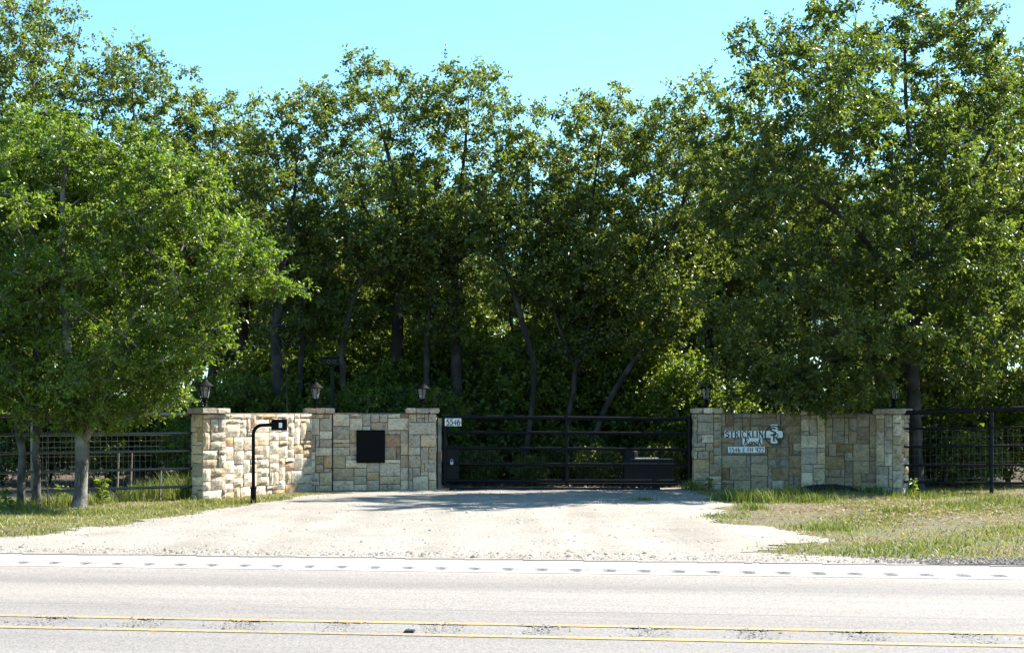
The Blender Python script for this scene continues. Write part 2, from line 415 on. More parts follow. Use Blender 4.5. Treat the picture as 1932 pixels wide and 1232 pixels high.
for o, lab in ((strip('road', S_Y1, S_R0, 0, M['lane']), 'far traffic lane of pale worn asphalt with a tar joint'),
               (strip('road', 5.5, S_Y0, 0, M['near_lane']), 'near traffic lane of pale worn asphalt'),
               (grooved('road', S_Y0, S_Y1, .665, .36, .007, M['rumble_mid'], 40, .17, .005), 'milled centre strip between the yellow lines'),
               (grooved('road', S_R0, S_R1, .302, .15, .034, M['rumble'], 40, .06), 'row of milled rumble grooves outside the white line'),
               (strip('road_shoulder', S_R1, S_E, 0, M['shoulder']), 'bleached paved shoulder outside the rumble grooves'),
               (strip('road_shoulder', 3.6, 5.5, 0, M['shoulder']), 'paved shoulder on the near side of the road')):
    tag(o, lab, kind='structure')
for nm, s0, wd, mt, lab in (('road_marking', S_Y1 - .035, .10, 'yellow', 'farther of the two solid yellow centre lines'), ('road_marking', S_Y0 - .065, .10, 'yellow', 'nearer of the two solid yellow centre lines'),
                            ('road_marking', S_W, .11, 'white_line', 'solid white edge line beside the rumble grooves')):
    tag(strip(nm, s0, s0 + wd, .004, M[mt]), lab, kind='structure')

# ------------------------------------------------------------------ gravel drive
def inside(px, py, poly):
    res = np.zeros(px.shape, bool); n = len(poly)
    for i in range(n):
        x0, y0 = poly[i]; x1, y1 = poly[(i + 1) % n]
        c = ((y0 > py) != (y1 > py)) & (px < (x1 - x0) * (py - y0) / (y1 - y0 + 1e-12) + x0)
        res ^= c
    return res
edge_px = [(-420, 1036), (-200, 1026), (0, 1017), (120, 1004), (260, 985), (380, 966), (450, 955), (500, 948), (560, 938), (640, 930), (740, 925), (825, 922)]
right_px = [(1285, 922), (1330, 932), (1372, 952), (1350, 972), (1340, 986), (1420, 992), (1510, 1003), (1580, 1023), (1480, 1029), (1420, 1036), (1370, 1046)]
poly = [G(*p)[:2] for p in edge_px] + [(-1.3, 31.0), (0.5, 31.3), (2.0, 31.2), (3.1, 31.0)] + [G(*p)[:2] for p in right_px]
poly += [road(4.2, S_E + .20)[:2], road(6.0, S_E - .07)[:2], road(-14, S_E - .07)[:2], road(-14, S_E + .9)[:2]]
def wob(x, y, a=.10):
    return a * (np.sin(x * 3.1 + y * 2.3) + .7 * np.sin(x * 7.9 - y * 5.1 + 2) + .5 * np.sin(x * 15.7 + y * 13.3))
def in_drive(x, y):
    return inside(x + wob(x, y), y + wob(y + 9, x, .16) * np.clip((y * CN + x * SN - S_E) * 2 - .1, 0, 1), poly)
st = .07
dx = np.arange(-12, 14, st); dy = np.arange(12, 44.5, st)
DX, DY = np.meshgrid(dx, dy)
ok = in_drive(DX + st / 2, DY + st / 2)[:-1, :-1]
I = np.arange(DX.size).reshape(DX.shape)
q = np.stack([I[:-1, :-1][ok], I[:-1, 1:][ok], I[1:, 1:][ok], I[1:, :-1][ok]], 1)
used = np.unique(q); rem = np.full(DX.size, -1); rem[used] = np.arange(len(used))
vx, vy = DX.ravel()[used], DY.ravel()[used]
vz = ground(vx, vy) + .006 + .006 * np.sin(vx * 4.1) * np.sin(vy * 3.3) * sm((vy * CN + vx * SN - 15) / 2)
# two shallow wheel ruts turning in from the road
drv = link('driveway', np_mesh('driveway', np.stack([vx, vy, vz], 1), rem[q], smooth=True), M['caliche'])
tag(drv, 'pale crushed limestone driveway running from road to gate', kind='structure')

bx_ = np.arange(1, 16, .05); by_ = np.arange(S_E - .01, S_E + .8, .03)
BU, BS = np.meshgrid(bx_, by_)
lim = S_E + .16 + .30 * sm((BU - 2.0) / 4) + .05 * np.sin(BU * 5.3) + .04 * np.sin(BU * 11.7 + 1) + .03 * np.sin(BU * 23.1)
okb = ((BS < lim) & (BU > 2.2 + .3 * np.sin(BS * 20)))[:-1, :-1]
PX, PY, _ = road(BU, BS); Ib = np.arange(BU.size).reshape(BU.shape)
qb = np.stack([Ib[:-1, :-1][okb], Ib[:-1, 1:][okb], Ib[1:, 1:][okb], Ib[1:, :-1][okb]], 1)
ub = np.unique(qb); rb_ = np.full(BU.size, -1); rb_[ub] = np.arange(len(ub))
xb, yb = PX.ravel()[ub], PY.ravel()[ub]
m, nt, N, L, B = new_mat('crumb_bed'); n = noise(nt, 70, 4, .8); n2 = noise(nt, 3, 4, .6)
r = ramp(nt, n.outputs[0], [(.35, (.018, .016, .017)), (.52, (.055, .050, .050)), (.68, (.20, .185, .175))])
c = mixc(nt, r.outputs[0], (.19, .17, .145), ramp(nt, n2.outputs[0], [(.5, (0, 0, 0)), (.68, (.7, .7, .7))]).outputs[0])
L.new(c, B.inputs['Base Color']); B.inputs['Roughness'].default_value = .95; bump(nt, B, n.outputs[0], 1.0, .02)
tag(link('gravel_strip', np_mesh('gravel_strip', np.stack([xb, yb, ground(xb, yb) + .012], 1), rb_[qb], smooth=True), m), 'dark strip of broken asphalt between shoulder and right verge', kind='structure')

def pebbles(name, n, gen, size, mat, label, tfun=None, lift=.004):
    x, y = gen(n); n = len(x)
    base = np.array([(1, 0, 0), (-.5, .87, 0), (-.5, -.87, 0), (0, 0, .75), (.4, .3, .55)], float)
    base = np.array([(1, .1, 0), (.2, .9, 0), (-.9, .3, 0), (-.4, -.9, 0), (.6, -.7, 0), (.3, .2, .6), (-.35, -.1, .7)])
    fcs = np.array([(0, 1, 5), (1, 2, 6), (1, 6, 5), (2, 3, 6), (3, 4, 6), (4, 5, 6), (4, 0, 5)])
    th = rng.uniform(0, 6.28, n); sc = size[0] * np.exp(rng.normal(0, size[1], n)); fl = rng.uniform(.5, 1.1, n)
    c, s_ = np.cos(th), np.sin(th)
    jit = base[None] * (1 + rng.uniform(-.25, .25, (n, 7, 3)))
    V = np.empty((n, 7, 3))
    V[..., 0] = x[:, None] + sc[:, None] * (jit[..., 0] * c[:, None] - jit[..., 1] * s_[:, None])
    V[..., 1] = y[:, None] + sc[:, None] * (jit[..., 0] * s_[:, None] + jit[..., 1] * c[:, None])
    V[..., 2] = (ground(x, y) + lift)[:, None] + sc[:, None] * jit[..., 2] * fl[:, None]
    Fc = fcs[None] + (np.arange(n) * 7)[:, None, None]
    t = rng.uniform(0, 1, n) if tfun is None else tfun(n)
    o = link(name, np_mesh(name, V.reshape(-1, 3), Fc.reshape(-1, 3), np.repeat(t, 7)), mat)
    tag(o, label, 'gravel', kind='stuff'); return o
def gen_drive(n):
    x = rng.uniform(-9.5, 8, n); y = rng.uniform(13, 31.5, n)
    k = in_drive(x, y) & (y * CN + x * SN > S_E + .05); return x[k], y[k]
pebbles('gravel', 34000, gen_drive, (.0085, .5), M['pebble'], 'loose pale limestone gravel strewn over the driveway', lambda n: rng.beta(2.2, 1.6, n))
def gen_crumb(n):
    u = rng.uniform(1.5, 12, n); s_ = S_E + .02 + np.abs(rng.normal(0, .30, n))
    k = (rng.uniform(0, 1, n) < np.clip((u - 1.2) / 4, .03, 1)) & (s_ < S_E + .75)
    p = road(u[k], s_[k]); return p[0], p[1]
pebbles('asphalt_crumbs', 30000, gen_crumb, (.0095, .45), M['crumb'], 'dark broken asphalt crumbs along the shoulder edge before the grass', lift=.012)
def gen_groove(n):
    k = rng.integers(-14, 15, n); u = k * .665 + .17 - 40 % .665 + .18 + rng.normal(0, .085, n); s_ = rng.uniform(S_Y0 + .05, S_Y1 + .02, n)
    u = -40 + .17 + .665 * np.round((k * .665 + 40) / .665) + .18 + rng.normal(0, .085, n); p = road(u, s_); return p[0], p[1]
def gen_edge(n):
    u = rng.uniform(-9, 3, n); s_ = S_E + .03 + np.abs(rng.normal(0, .4, n)); p = road(u, s_); return p[0], p[1]
pebbles('edge_gravel', 8000, gen_edge, (.009, .5), M['pebble'], 'coarser brown gravel along the shoulder edge of the driveway', lambda n: rng.beta(1.0, 2.0, n))

pebbles('groove_gravel', 3600, gen_groove, (.0062, .4), M['groove'], 'loose grey chips lying in the milled grooves between the yellow lines')

# ------------------------------------------------------------------ grass on both verges
def patch(x, y):
    return (np.sin(x * .9 + 1.3) * np.sin(y * 1.1 + .4) + .6 * np.sin(x * 2.3 - y * 1.7) + .4 * np.sin(x * 5.1 + y * 4.3 + 1)) / 2
def blades(name, x, y, hgt, wid, t, mat, label, lean=.5, cat='grass'):
    n = len(x); z = ground(x, y) - .004
    th = rng.uniform(0, 6.283, n); ln = rng.uniform(.1, 1, n) * lean; d = rng.uniform(0, 6.283, n)
    ox, oy = np.cos(d) * ln * hgt, np.sin(d) * ln * hgt
    wx, wy = np.cos(th) * wid, np.sin(th) * wid
    V = np.empty((n, 5, 3))
    V[:, 0] = np.stack([x - wx, y - wy, z], 1); V[:, 1] = np.stack([x + wx, y + wy, z], 1)
    V[:, 2] = np.stack([x + wx * .7 + ox * .35, y + wy * .7 + oy * .35, z + hgt * .6], 1)
    V[:, 3] = np.stack([x - wx * .7 + ox * .35, y - wy * .7 + oy * .35, z + hgt * .6], 1)
    V[:, 4] = np.stack([x + ox, y + oy, z + hgt], 1)
    b = (np.arange(n) * 5)[:, None, None]
    Fc = np.array([(0, 1, 2), (0, 2, 3), (3, 2, 4)])[None] + b
    o = link(name, np_mesh(name, V.reshape(-1, 3), Fc.reshape(-1, 3), np.repeat(t, 5)), mat)
    return tag(o, label, cat, kind='stuff')
def verge(n, x0, x1, y1):
    x = rng.uniform(x0, x1, n); y = rng.uniform(14, y1, n)
    s_ = y * CN + x * SN
    k = (~in_drive(x + rng.normal(0, .10, n), y + rng.normal(0, .28, n))) & (s_ > S_E + .42 + .10 * np.sin(x * 2.3)) ; return x[k], y[k]
# left verge
x, y = verge(90000, -11.5, -1.2, 28.6)
k = (y < 25.5 + (x + 9) * .9 + 1.6); x, y = x[k], y[k]
p = patch(x, y); hgt = .024 * np.exp(rng.normal(0, .45, len(x))) * (1 + .4 * (p > .2)); t = np.clip(.50 - .28 * p + rng.normal(0, .20, len(x)), 0, 1)
blades('grass', x, y, hgt, .0065, t, M['grass'], 'short green and straw coloured grass on the verge left of the driveway', 1.4)
# right verge, patchy with bare soil
x, y = verge(150000, 2.2, 12.5, 31.0)
p = patch(x, y); py_ = HOR + (CAMZ - ground(x, y)) / y * F; px_ = CX + x / y * F
bare = np.clip(1 - np.hypot((px_ - 1480) / 150, (py_ - 972) / 26), 0, 1) + np.clip(1 - np.hypot((px_ - 1780) / 120, (py_ - 985) / 20), 0, 1) * .6
k = rng.uniform(0, 1, len(x)) < np.clip(.70 + .6 * p - 1.5 * bare, .06, 1); x, y, p = x[k], y[k], p[k]
hgt = .021 * np.exp(rng.normal(0, .5, len(x))) * (1 + .5 * (p > .45)); t = np.clip(.50 - .30 * p + rng.normal(0, .20, len(x)), 0, 1)
blades('grass', x, y, hgt, .0068, t, M['grass'], 'patchy green and yellow grass on the verge right of the driveway', 1.5)
# taller tufts at the foot of the right wall and left fence
def tufts(name, spots, label):
    X, Y, H_, T = [], [], [], []
    for (cx, cy, rad, n, h, tt) in spots:
        X.append(cx + rng.normal(0, rad, n)); Y.append(cy + rng.normal(0, rad, n)); H_.append(h * rng.uniform(.5, 1.2, n)); T.append(np.clip(tt + rng.normal(0, .15, n), 0, 1))
    blades(name, np.concatenate(X), np.concatenate(Y), np.concatenate(H_), .008, np.concatenate(T), M['grass'], label, .7)
sp = []
for px, py, rd, n, h in ((1385, 943, .16, 260, .20), (1425, 948, .2, 320, .24), (1490, 940, .2, 300, .22), (1530, 948, .2, 220, .16), (1570, 942, .15, 80, .10), (1310, 924, .14, 200, .22), (1420, 962, .12, 160, .12),
                         (1690, 968, .15, 150, .12), (1560, 1000, .25, 200, .10), (1800, 955, .3, 200, .10), (1880, 948, .3, 220, .14), (1740, 940, .25, 200, .14), (1215, 944, .10, 120, .08), (1340, 916, .1, 100, .2), (1655, 930, .2, 200, .16)):
    a = G(px, py); sp.append((a[0], a[1], rd, n, h, .22))
tufts('tall_grass', sp, 'tall green grass tufts growing at the foot of the right stone wall')
sp = []
for px, py, rd, n, h in ((20, 962, .3, 300, .20), (100, 955, .25, 260, .22), (180, 950, .2, 160, .20), (240, 945, .2, 150, .28), (290, 942, .2, 220, .38), (330, 940, .14, 220, .48), (350, 942, .10, 140, .40), (380, 950, .2, 120, .12), (460, 950, .15, 140, .10), (-40, 960, .3, 200, .2)):
    a = G(px, py); sp.append((a[0], a[1], rd, n, h, .30))
tufts('tall_grass', sp, 'tall weedy grass along the foot of the left pipe fence')
# leaf litter
def litter(name, n, gen, label):
    x, y = gen(n); n = len(x); z = ground(x, y) + rng.uniform(.004, .03, n)
    a = rng.uniform(0, 6.283, n); L_ = rng.uniform(.02, .05, n); W_ = L_ * .4
    dx_, dy_ = np.cos(a), np.sin(a); tz = rng.uniform(-.3, .6, n) * L_
    V = np.empty((n, 4, 3))
    V[:, 0] = np.stack([x - dx_ * L_, y - dy_ * L_, z], 1); V[:, 2] = np.stack([x + dx_ * L_, y + dy_ * L_, z + np.abs(tz)], 1)
    V[:, 1] = np.stack([x - dy_ * W_, y + dx_ * W_, z + np.abs(tz) * .8 + .006], 1); V[:, 3] = np.stack([x + dy_ * W_, y - dx_ * W_, z + np.abs(tz) * .2 + .004], 1)
    Fc = np.array([(0, 1, 2), (0, 2, 3)])[None] + (np.arange(n) * 4)[:, None, None]
    tag(link(name, np_mesh(name, V.reshape(-1, 3), Fc.reshape(-1, 3), np.repeat(rng.uniform(0, 1, n), 4)), M['litter']), label, 'leaf litter', kind='stuff')
def gen_lit(n):
    x = rng.normal(5.6, 1.2, n); y = rng.normal(22.5, 1.6, n); x2 = rng.uniform(3, 12, n // 2); y2 = rng.uniform(20, 31, n // 2)
    x = np.concatenate([x, x2]); y = np.concatenate([y, y2]); k = ~in_drive(x, y) & (y < 31); return x[k], y[k]
litter('leaf_litter', 1500, gen_lit, 'dry brown oak leaves scattered over the right verge')
def gen_lit2(n):
    x = rng.uniform(-13, 13, n); y = rng.uniform(30.8, 44, n); return x, y
litter('leaf_litter', 14000, gen_lit2, 'dry brown leaves covering the woodland floor behind gate and fences')

# ------------------------------------------------------------------ stone walls
CREAM = [(.60, .55, .46), (.56, .52, .45), (.64, .60, .52), (.52, .48, .41)]
GREY = [(.40, .375, .335), (.45, .42, .37), (.35, .33, .30), (.42, .385, .33)]
TAN = [(.48, .41, .31), (.43, .36, .26), (.50, .44, .34), (.37, .31, .24)]
GOLD = [(.43, .34, .21), (.39, .29, .17)]
RUST = [(.30, .21, .145), (.33, .23, .16)]
def pick(wts):
    k = wts[5] if len(wts) > 5 else 1.0; wts = wts[:5]
    g_ = random.choices((CREAM, GREY, TAN, GOLD, RUST), wts)[0]; c = random.choice(g_); f = random.uniform(.86, 1.12)
    return (min(1, c[0] * f * 1.24 * k), min(1, c[1] * f * 1.11 * k), min(1, c[2] * f * .99 * k), 1)
def stone_mesh(wd, ht, depth, rough):
    nu, nv = (4, 4) if wd < .3 else (5, 4)
    us = [0] + [(i + random.uniform(-.2, .2)) / (nu - 1) for i in range(1, nu - 1)] + [1]
    vs_ = [0] + [(i + random.uniform(-.2, .2)) / (nv - 1) for i in range(1, nv - 1)] + [1]
    v = []; f = []
    bulge = random.uniform(-.2, 1) * rough; tx, tz = random.uniform(-1, 1) * rough * .4, random.uniform(-1, 1) * rough * .4
    ch = min(.018, wd * .14, ht * .14)
    jj = lambda: random.uniform(-.005, .005)
    for j, b in enumerate(vs_):
        for i, a in enumerate(us):
            eb = i in (0, nu - 1) or j in (0, nv - 1)
            uu = ch + a * (wd - 2 * ch) if not eb else a * wd
            ww = ch + b * (ht - 2 * ch) if not eb else b * ht
            dd = depth - (ch * random.uniform(.7, 1.4) if eb else 0) + bulge * (4 * a * (1 - a) * 4 * b * (1 - b)) * .6 + tx * (a - .5) + tz * (b - .5)
            if not eb: dd += random.uniform(-1, 1) * rough * .7
            v.append((uu + jj(), -max(dd, .012), ww + jj()))
    I = lambda i, j: j * nu + i
    for j in range(nv - 1):
        for i in range(nu - 1): f.append((I(i, j), I(i + 1, j), I(i + 1, j + 1), I(i, j + 1)))
    ring = [I(i, 0) for i in range(nu)] + [I(nu - 1, j) for j in range(1, nv)] + [I(i, nv - 1) for i in range(nu - 2, -1, -1)] + [I(0, j) for j in range(nv - 2, 0, -1)]
    n = len(v)
    for r_ in ring: v.append((v[r_][0], .012, v[r_][2]))
    k = len(ring)
    for q_ in range(k): p_ = (q_ + 1) % k; f.append((ring[p_], ring[q_], n + q_, n + p_))
    me = bpy.data.meshes.new('stone'); me.from_pydata(v, [], f); me.update(); return me
def pack(W, H_, cell, sizes):
    nu = max(1, round(W / cell)); nv = max(1, round(H_ / cell)); occ = np.zeros((nv, nu), bool); out = []
    for j in range(nv):
        for i in range(nu):
            if occ[j, i]: continue
            run = 0
            while i + run < nu and not occ[j, i + run]: run += 1
            for _ in range(12):
                a, b = random.choice(sizes)
                if a <= run and j + b <= nv: break
            else: a, b = min(run, 2), 1
            if run - a == 1 and run <= 5: a = run
            b = min(b, nv - j)
            occ[j:j + b, i:i + a] = True; out.append((i / nu * W, j / nv * H_, a / nu * W, b / nv * H_))
    return out
SIZES_RUBBLE = [(2, 2)] * 3 + [(3, 2)] * 4 + [(4, 2)] * 3 + [(5, 3)] * 2 + [(3, 3)] * 3 + [(4, 3)] * 3 + [(2, 3)] * 3 + [(2, 4)] + [(3, 1)] * 2 + [(4, 1)] * 2 + [(2, 1)] + [(1, 3)] + [(6, 3)]
SIZES_ASHLAR = [(6, 2), (5, 2), (3, 1), (2, 1), (1, 2), (2, 2), (3, 2), (2, 4), (7, 3), (5, 4)] + [(3, 3)] * 5 + [(4, 3)] * 5 + [(2, 3)] * 3 + [(5, 3)] * 3 + [(3, 2)] * 2 + [(4, 2)] * 2 + [(2, 2)] + [(1, 3)] * 2 + [(6, 3)] + [(4, 4)] * 2
def lay(parent, W, H_, off, face, wts, sizes, rough, holes=(), cell=.082, depth=.045, joint=.014):
    """stones over a face of its parent: off = lower left corner, face = turn about z of the face normal (0 = towards -y)"""
    cs, s_ = math.cos(face), math.sin(face)
    for (u, v, a, b) in pack(W, H_, cell, sizes):
        if any(u + a / 2 > h[0] and u + a / 2 < h[1] and v + b / 2 > h[2] and v + b / 2 < h[3] for h in holes): continue
        d = depth * random.uniform(.85, 1.2)
        me = stone_mesh(a - joint, b - joint, d, rough)
        uu = u + joint / 2
        o = link('stone', me, M['stone'], parent, (off[0] + uu * cs, off[1] + uu * s_, off[2] + v + joint / 2), (0, 0, face))
        o.color = pick(wts)
CAPZ, WALLZ = 1.455, 1.355
def wall_panel(root, A, B, zb, zt, wts, sizes, rough, thick=.26, holes=(), cell=.082):
    """a stretch of wall between two points of its front line; A is left"""
    dx_, dy_ = B[0] - A[0], B[1] - A[1]; Ln = math.hypot(dx_, dy_); ang = math.atan2(dy_, dx_)
    mb = MB().box((Ln / 2, thick / 2, (zt - zb) / 2), (Ln, thick, zt - zb), 0, .006)
    c = mb.build('wall_panel', M['mortar'], root, (A[0], A[1], zb), (0, 0, ang))
    lay(c, Ln, zt - zb - .015, (0, 0, 0), 0, wts, sizes, rough, holes, cell)
    return c, Ln, ang
def pillar(root, P, ang, zb, wts, rough, wd=.50, dp=.46, capw=.64, sizes=SIZES_ASHLAR, left=True, right=True, zt=CAPZ - .105):
    """P = middle of the front face"""
    H_ = zt - zb
    c = MB().box((0, dp / 2, H_ / 2), (wd - .05, dp, H_), 0, .004).build('pillar', M['mortar'], root, (P[0], P[1], zb), (0, 0, ang))
    lay(c, wd + .03, H_ - .012, (-wd / 2 - .015, 0, 0), 0, wts, sizes, rough)
    if right: lay(c, dp - .02, H_ - .012, (wd / 2 - .025, .015, 0), R(90), wts, sizes, rough)
    if left: lay(c, dp - .02, H_ - .012, (-wd / 2 + .025, dp - .01, 0), R(-90), wts, sizes, rough)
    n = random.choice((2, 3)); cuts = sorted([0, 1] + [(i + random.uniform(-.15, .15)) / n for i in range(1, n)])
    for i in range(len(cuts) - 1):
        a, b = cuts[i] * capw, cuts[i + 1] * capw
        bm = bmesh.new(); bmesh.ops.create_cube(bm, size=1)
        for v in bm.verts: v.co = Vector((v.co.x * (b - a - .006), v.co.y * (dp + .16), v.co.z * .10))
        bmesh.ops.bevel(bm, geom=bm.edges[:], offset=.014, segments=2, affect='EDGES')
        for v in bm.verts: v.co += Vector((random.uniform(-.006, .006), random.uniform(-.008, .008), random.uniform(-.005, .005)))
        me = bpy.data.meshes.new('capstone'); bm.to_mesh(me); bm.free()
        o = link('capstone', me, M['stone'], c, (-capw / 2 + (a + b) / 2, dp / 2 - .02, H_ + .052)); o.color = pick((2, 5, 1, 0, 0))
    return c
def gz(p): return float(ground(p[0], p[1])) - .05

# left wing: three pillars, two panels, flaring towards the road
P1, P2, P3 = at(402, 900, 27.75), at(604, 900, 30.05), at(797, 900, 30.45)
A1 = math.atan2(P2.y - P1.y, P2.x - P1.x); A2 = math.atan2(P3.y - P2.y, P3.x - P2.x)
rootL = empty('stone_wall', (0, 0, 0)); tag(rootL, 'curved cream limestone entrance wall with three capped pillars left of the gate', 'wall')
def off(P, ang, d, back=0.0): return (P[0] + math.cos(ang) * d - math.sin(ang) * back, P[1] + math.sin(ang) * d + math.cos(ang) * back)
WL1, WL2, WL3 = (9, 3, 3, 1.0, .1), (4.5, 5, 4, .5, .25), (3, 7, 3, .3, .1)
zb = gz(P1)
pillar(rootL, off(P1, A1 - R(10), 0, -.02), A1 - R(10), gz(P1) - .02, WL1, .008, wd=.46, dp=.36, capw=.60, sizes=SIZES_RUBBLE)
wall_panel(rootL, off(P1, A1, .235), off(P2, A1, -.25), gz(P1), WALLZ, WL1, SIZES_RUBBLE, .008, cell=.084)
AP2 = (A1 + A2) / 2
pillar(rootL, off(P2, A2, -.02, -.09), A2, gz(P2), (4, 5, 4, .8, .2), .010, sizes=SIZES_RUBBLE, wd=.46, capw=.58)
L2len = math.hypot(P3.x - P2.x, P3.y - P2.y) - .52
panel2, L2n, _ = wall_panel(rootL, off(P2, A2, .245), off(P3, A2, -.275), gz(P2), WALLZ, WL2, SIZES_RUBBLE, .010)
pillar(rootL, off(P3, R(6), 0, -.07), R(6), gz(P3), WL3, .010, wd=.52, capw=.66)

# right wing
Q1, Q2, Q3 = at(1334, 900, 30.45), at(1536, 900, 30.2), at(1680, 900, 29.35)
B1 = math.atan2(Q2.y - Q1.y, Q2.x - Q1.x); B2 = math.atan2(Q3.y - Q2.y, Q3.x - Q2.x)
rootR = empty('stone_wall', (0, 0, 0)); tag(rootR, 'brown and grey stone entrance wall carrying the name sign, right of the gate', 'wall')
WR = (.8, 3.4, 6.2, 1.4, .4, .62)
pillar(rootR, off(Q1, R(-2), 0, -.08), R(-2), gz(Q1), (1, 6, 3, .8, 0, .9), .010, wd=.52, capw=.60)
wall_panel(rootR, off(Q1, B1, .275), off(Q2, B1, -.24), gz(Q1), WALLZ, WR, SIZES_ASHLAR, .008)
pillar(rootR, off(Q2, (B1 + B2) / 2, 0, -.10), (B1 + B2) / 2, gz(Q2), (3, 3, 4, .8, 0, .98), .009, wd=.44, capw=.56, zt=CAPZ - .125)
wall_panel(rootR, off(Q2, B2, .225), off(Q3, B2, -.24), gz(Q3), WALLZ, WR, SIZES_ASHLAR, .009)
pillar(rootR, off(Q3, B2, 0, -.08), B2, gz(Q3), (3, 4, 5, .8, .1, .85), .012, wd=.46, capw=.58, zt=CAPZ - .115)

# ------------------------------------------------------------------ pillar lanterns
def make_lantern():
    t = empty('pillar_lantern', (0, 0, 0))
    MB().lathe([(.075, 0), (.078, .012), (.050, .022), (.034, .04), (.030, .10), (.042, .115), (.028, .13), (.040, .15), (.060, .165), (.066, .18)], k=14).build('base', M['lamp_metal'], t, smooth=True)
    lo, hi, z0, z1 = .066, .105, .18, .385
    for i in range(6):
        a = 2 * math.pi * i / 6 + .3; b = 2 * math.pi * (i + 1) / 6 + .3
        p0 = (lo * math.cos(a), lo * math.sin(a), z0); p1 = (hi * math.cos(a), hi * math.sin(a), z1)
        MB().tube([p0, p1], .0075, 6).build('cage_bar', M['lamp_metal'], t)
        c = .93; q0 = (lo * math.cos(b), lo * math.sin(b), z0); q1 = (hi * math.cos(b), hi * math.sin(b), z1)
        o4 = [(p0[0] * c, p0[1] * c, z0), (q0[0] * c, q0[1] * c, z0), (q1[0] * c, q1[1] * c, z1), (p1[0] * c, p1[1] * c, z1)]
        i4 = [(x_ * .965, y_ * .965, z_) for x_, y_, z_ in o4]
        MB().add(o4 + i4, ((0, 1, 2, 3), (7, 6, 5, 4), (0, 4, 5, 1), (1, 5, 6, 2), (2, 6, 7, 3), (3, 7, 4, 0))).build('pane', M['glass'], t)
    MB().lathe([(.108, .38), (.150, .385), (.152, .393), (.118, .425), (.080, .455), (.052, .475), (.046, .49), (.020, .505)], k=18).build('roof', M['lamp_metal'], t, smooth=True)
    MB().lathe([(.018, .50), (.012, .52), (.022, .535), (.016, .552), (.006, .575), (.001, .585)], k=10).build('finial', M['lamp_metal'], t, smooth=True)
    MB().lathe([(.012, .18), (.016, .20), (.016, .25), (.022, .27), (.020, .30), (.004, .33)], k=8).build('bulb', M['galv'], t, smooth=True)
    return t
lan = make_lantern()
spots = [((P1, A1), 'black lantern on the leftmost wall pillar, nearest the leafy green tree'),
         ((P2, AP2), 'black lantern on the pillar behind the gooseneck keypad post'),
         ((P3, R(6)), 'black lantern on the pillar at the left end of the gate'),
         ((Q1, R(-2)), 'black lantern on the pillar at the right end of the gate'),
         ((Q2, (B1 + B2) / 2), 'black lantern half hidden in leaves on the middle right pillar'),
         ((Q3, B2), 'black lantern on the rightmost wall pillar beside the oak trunk')]
for i, ((P, a), lab) in enumerate(spots):
    o = lan if i == 0 else copy_tree(lan)
    p = off(P, a, 0, .20); o.location = (p[0], p[1], CAPZ + .002 + (-.02 if i == 4 else -.01 if i == 5 else 0)); o.rotation_euler.z = i * .7
    tag(o, lab, 'lantern', 'lanterns on the entrance wall pillars')

# ------------------------------------------------------------------ black box door in the left wall
bx = at(702, 842, 29.96)
t = empty('wall_box', (0, 0, 0), 0); fr = off((bx.x, bx.y), A2, 0, 0)
# distance of the wall's front line at this column
u_ = ((bx.x - P2.x) * math.cos(A2) + (bx.y - P2.y) * math.sin(A2)); fx = off(P2, A2, u_, -.075)
t.location = (fx[0], fx[1], at(702, 873, fx[1]).z); t.rotation_euler.z = A2
tag(t, 'black metal box door set flush into the left stone wall', 'box')
MB().box((0, .03, .32), (.56, .075, .645), 0, .006).build('frame', M['black_paint'], t)
MB().box((0, -.016, .32), (.51, .018, .595), 0, .005).build('door', M['black_paint'], t)
for z_ in (.12, .52): MB().tube([(-.275, -.022, z_ - .045), (-.275, -.022, z_ + .045)], .012, 8).build('hinge', M['black_paint'], t)
MB().box((.215, -.030, .32), (.02, .012, .09), 0, .003).build('latch', M['black_paint'], t)

# ------------------------------------------------------------------ gooseneck keypad post
kp = G(478, 950); t = empty('keypad_post', kp); tag(t, 'black gooseneck keypad post standing in front of the sunlit wall', 'keypad post')
sc = kp[1] / F; hz = lambda py: CAMZ + (HOR - py) * sc - kp[2]
zt = hz(802); r_ = .15; pts = [(0, 0, hz(935))] + [(0, 0, z_) for z_ in (.5, zt - .35)]
pts += [(r_ - r_ * math.cos(a), 0, zt - r_ + r_ * math.sin(a)) for a in np.linspace(0, math.pi / 2, 9)] + [(.34, 0, zt + .005)]
MB().tube(pts, .029, 12).build('post', M['black_paint'], t, smooth=True)
MB().tube([(0, 0, -.05), (0, 0, hz(920))], .047, 12).build('sleeve', M['black_paint'], t, smooth=True)
MB().tube([(0, 0, hz(922)), (0, 0, hz(918))], .056, 12).build('collar', M['black_paint'], t, smooth=True)
bxx = (527 - 478) * sc
MB().box((bxx, 0, zt), (.25, .13, .17), 0, .012).build('keypad_box', M['black_paint'], t)
MB().box((bxx, -.045, zt + .092), (.27, .20, .012), 0, .004).build('rain_hood', M['black_paint'], t)
MB().box((bxx + .03, -.069, zt), (.055, .008, .085), 0, .002).build('reader_plate', M['sign_white'], t)

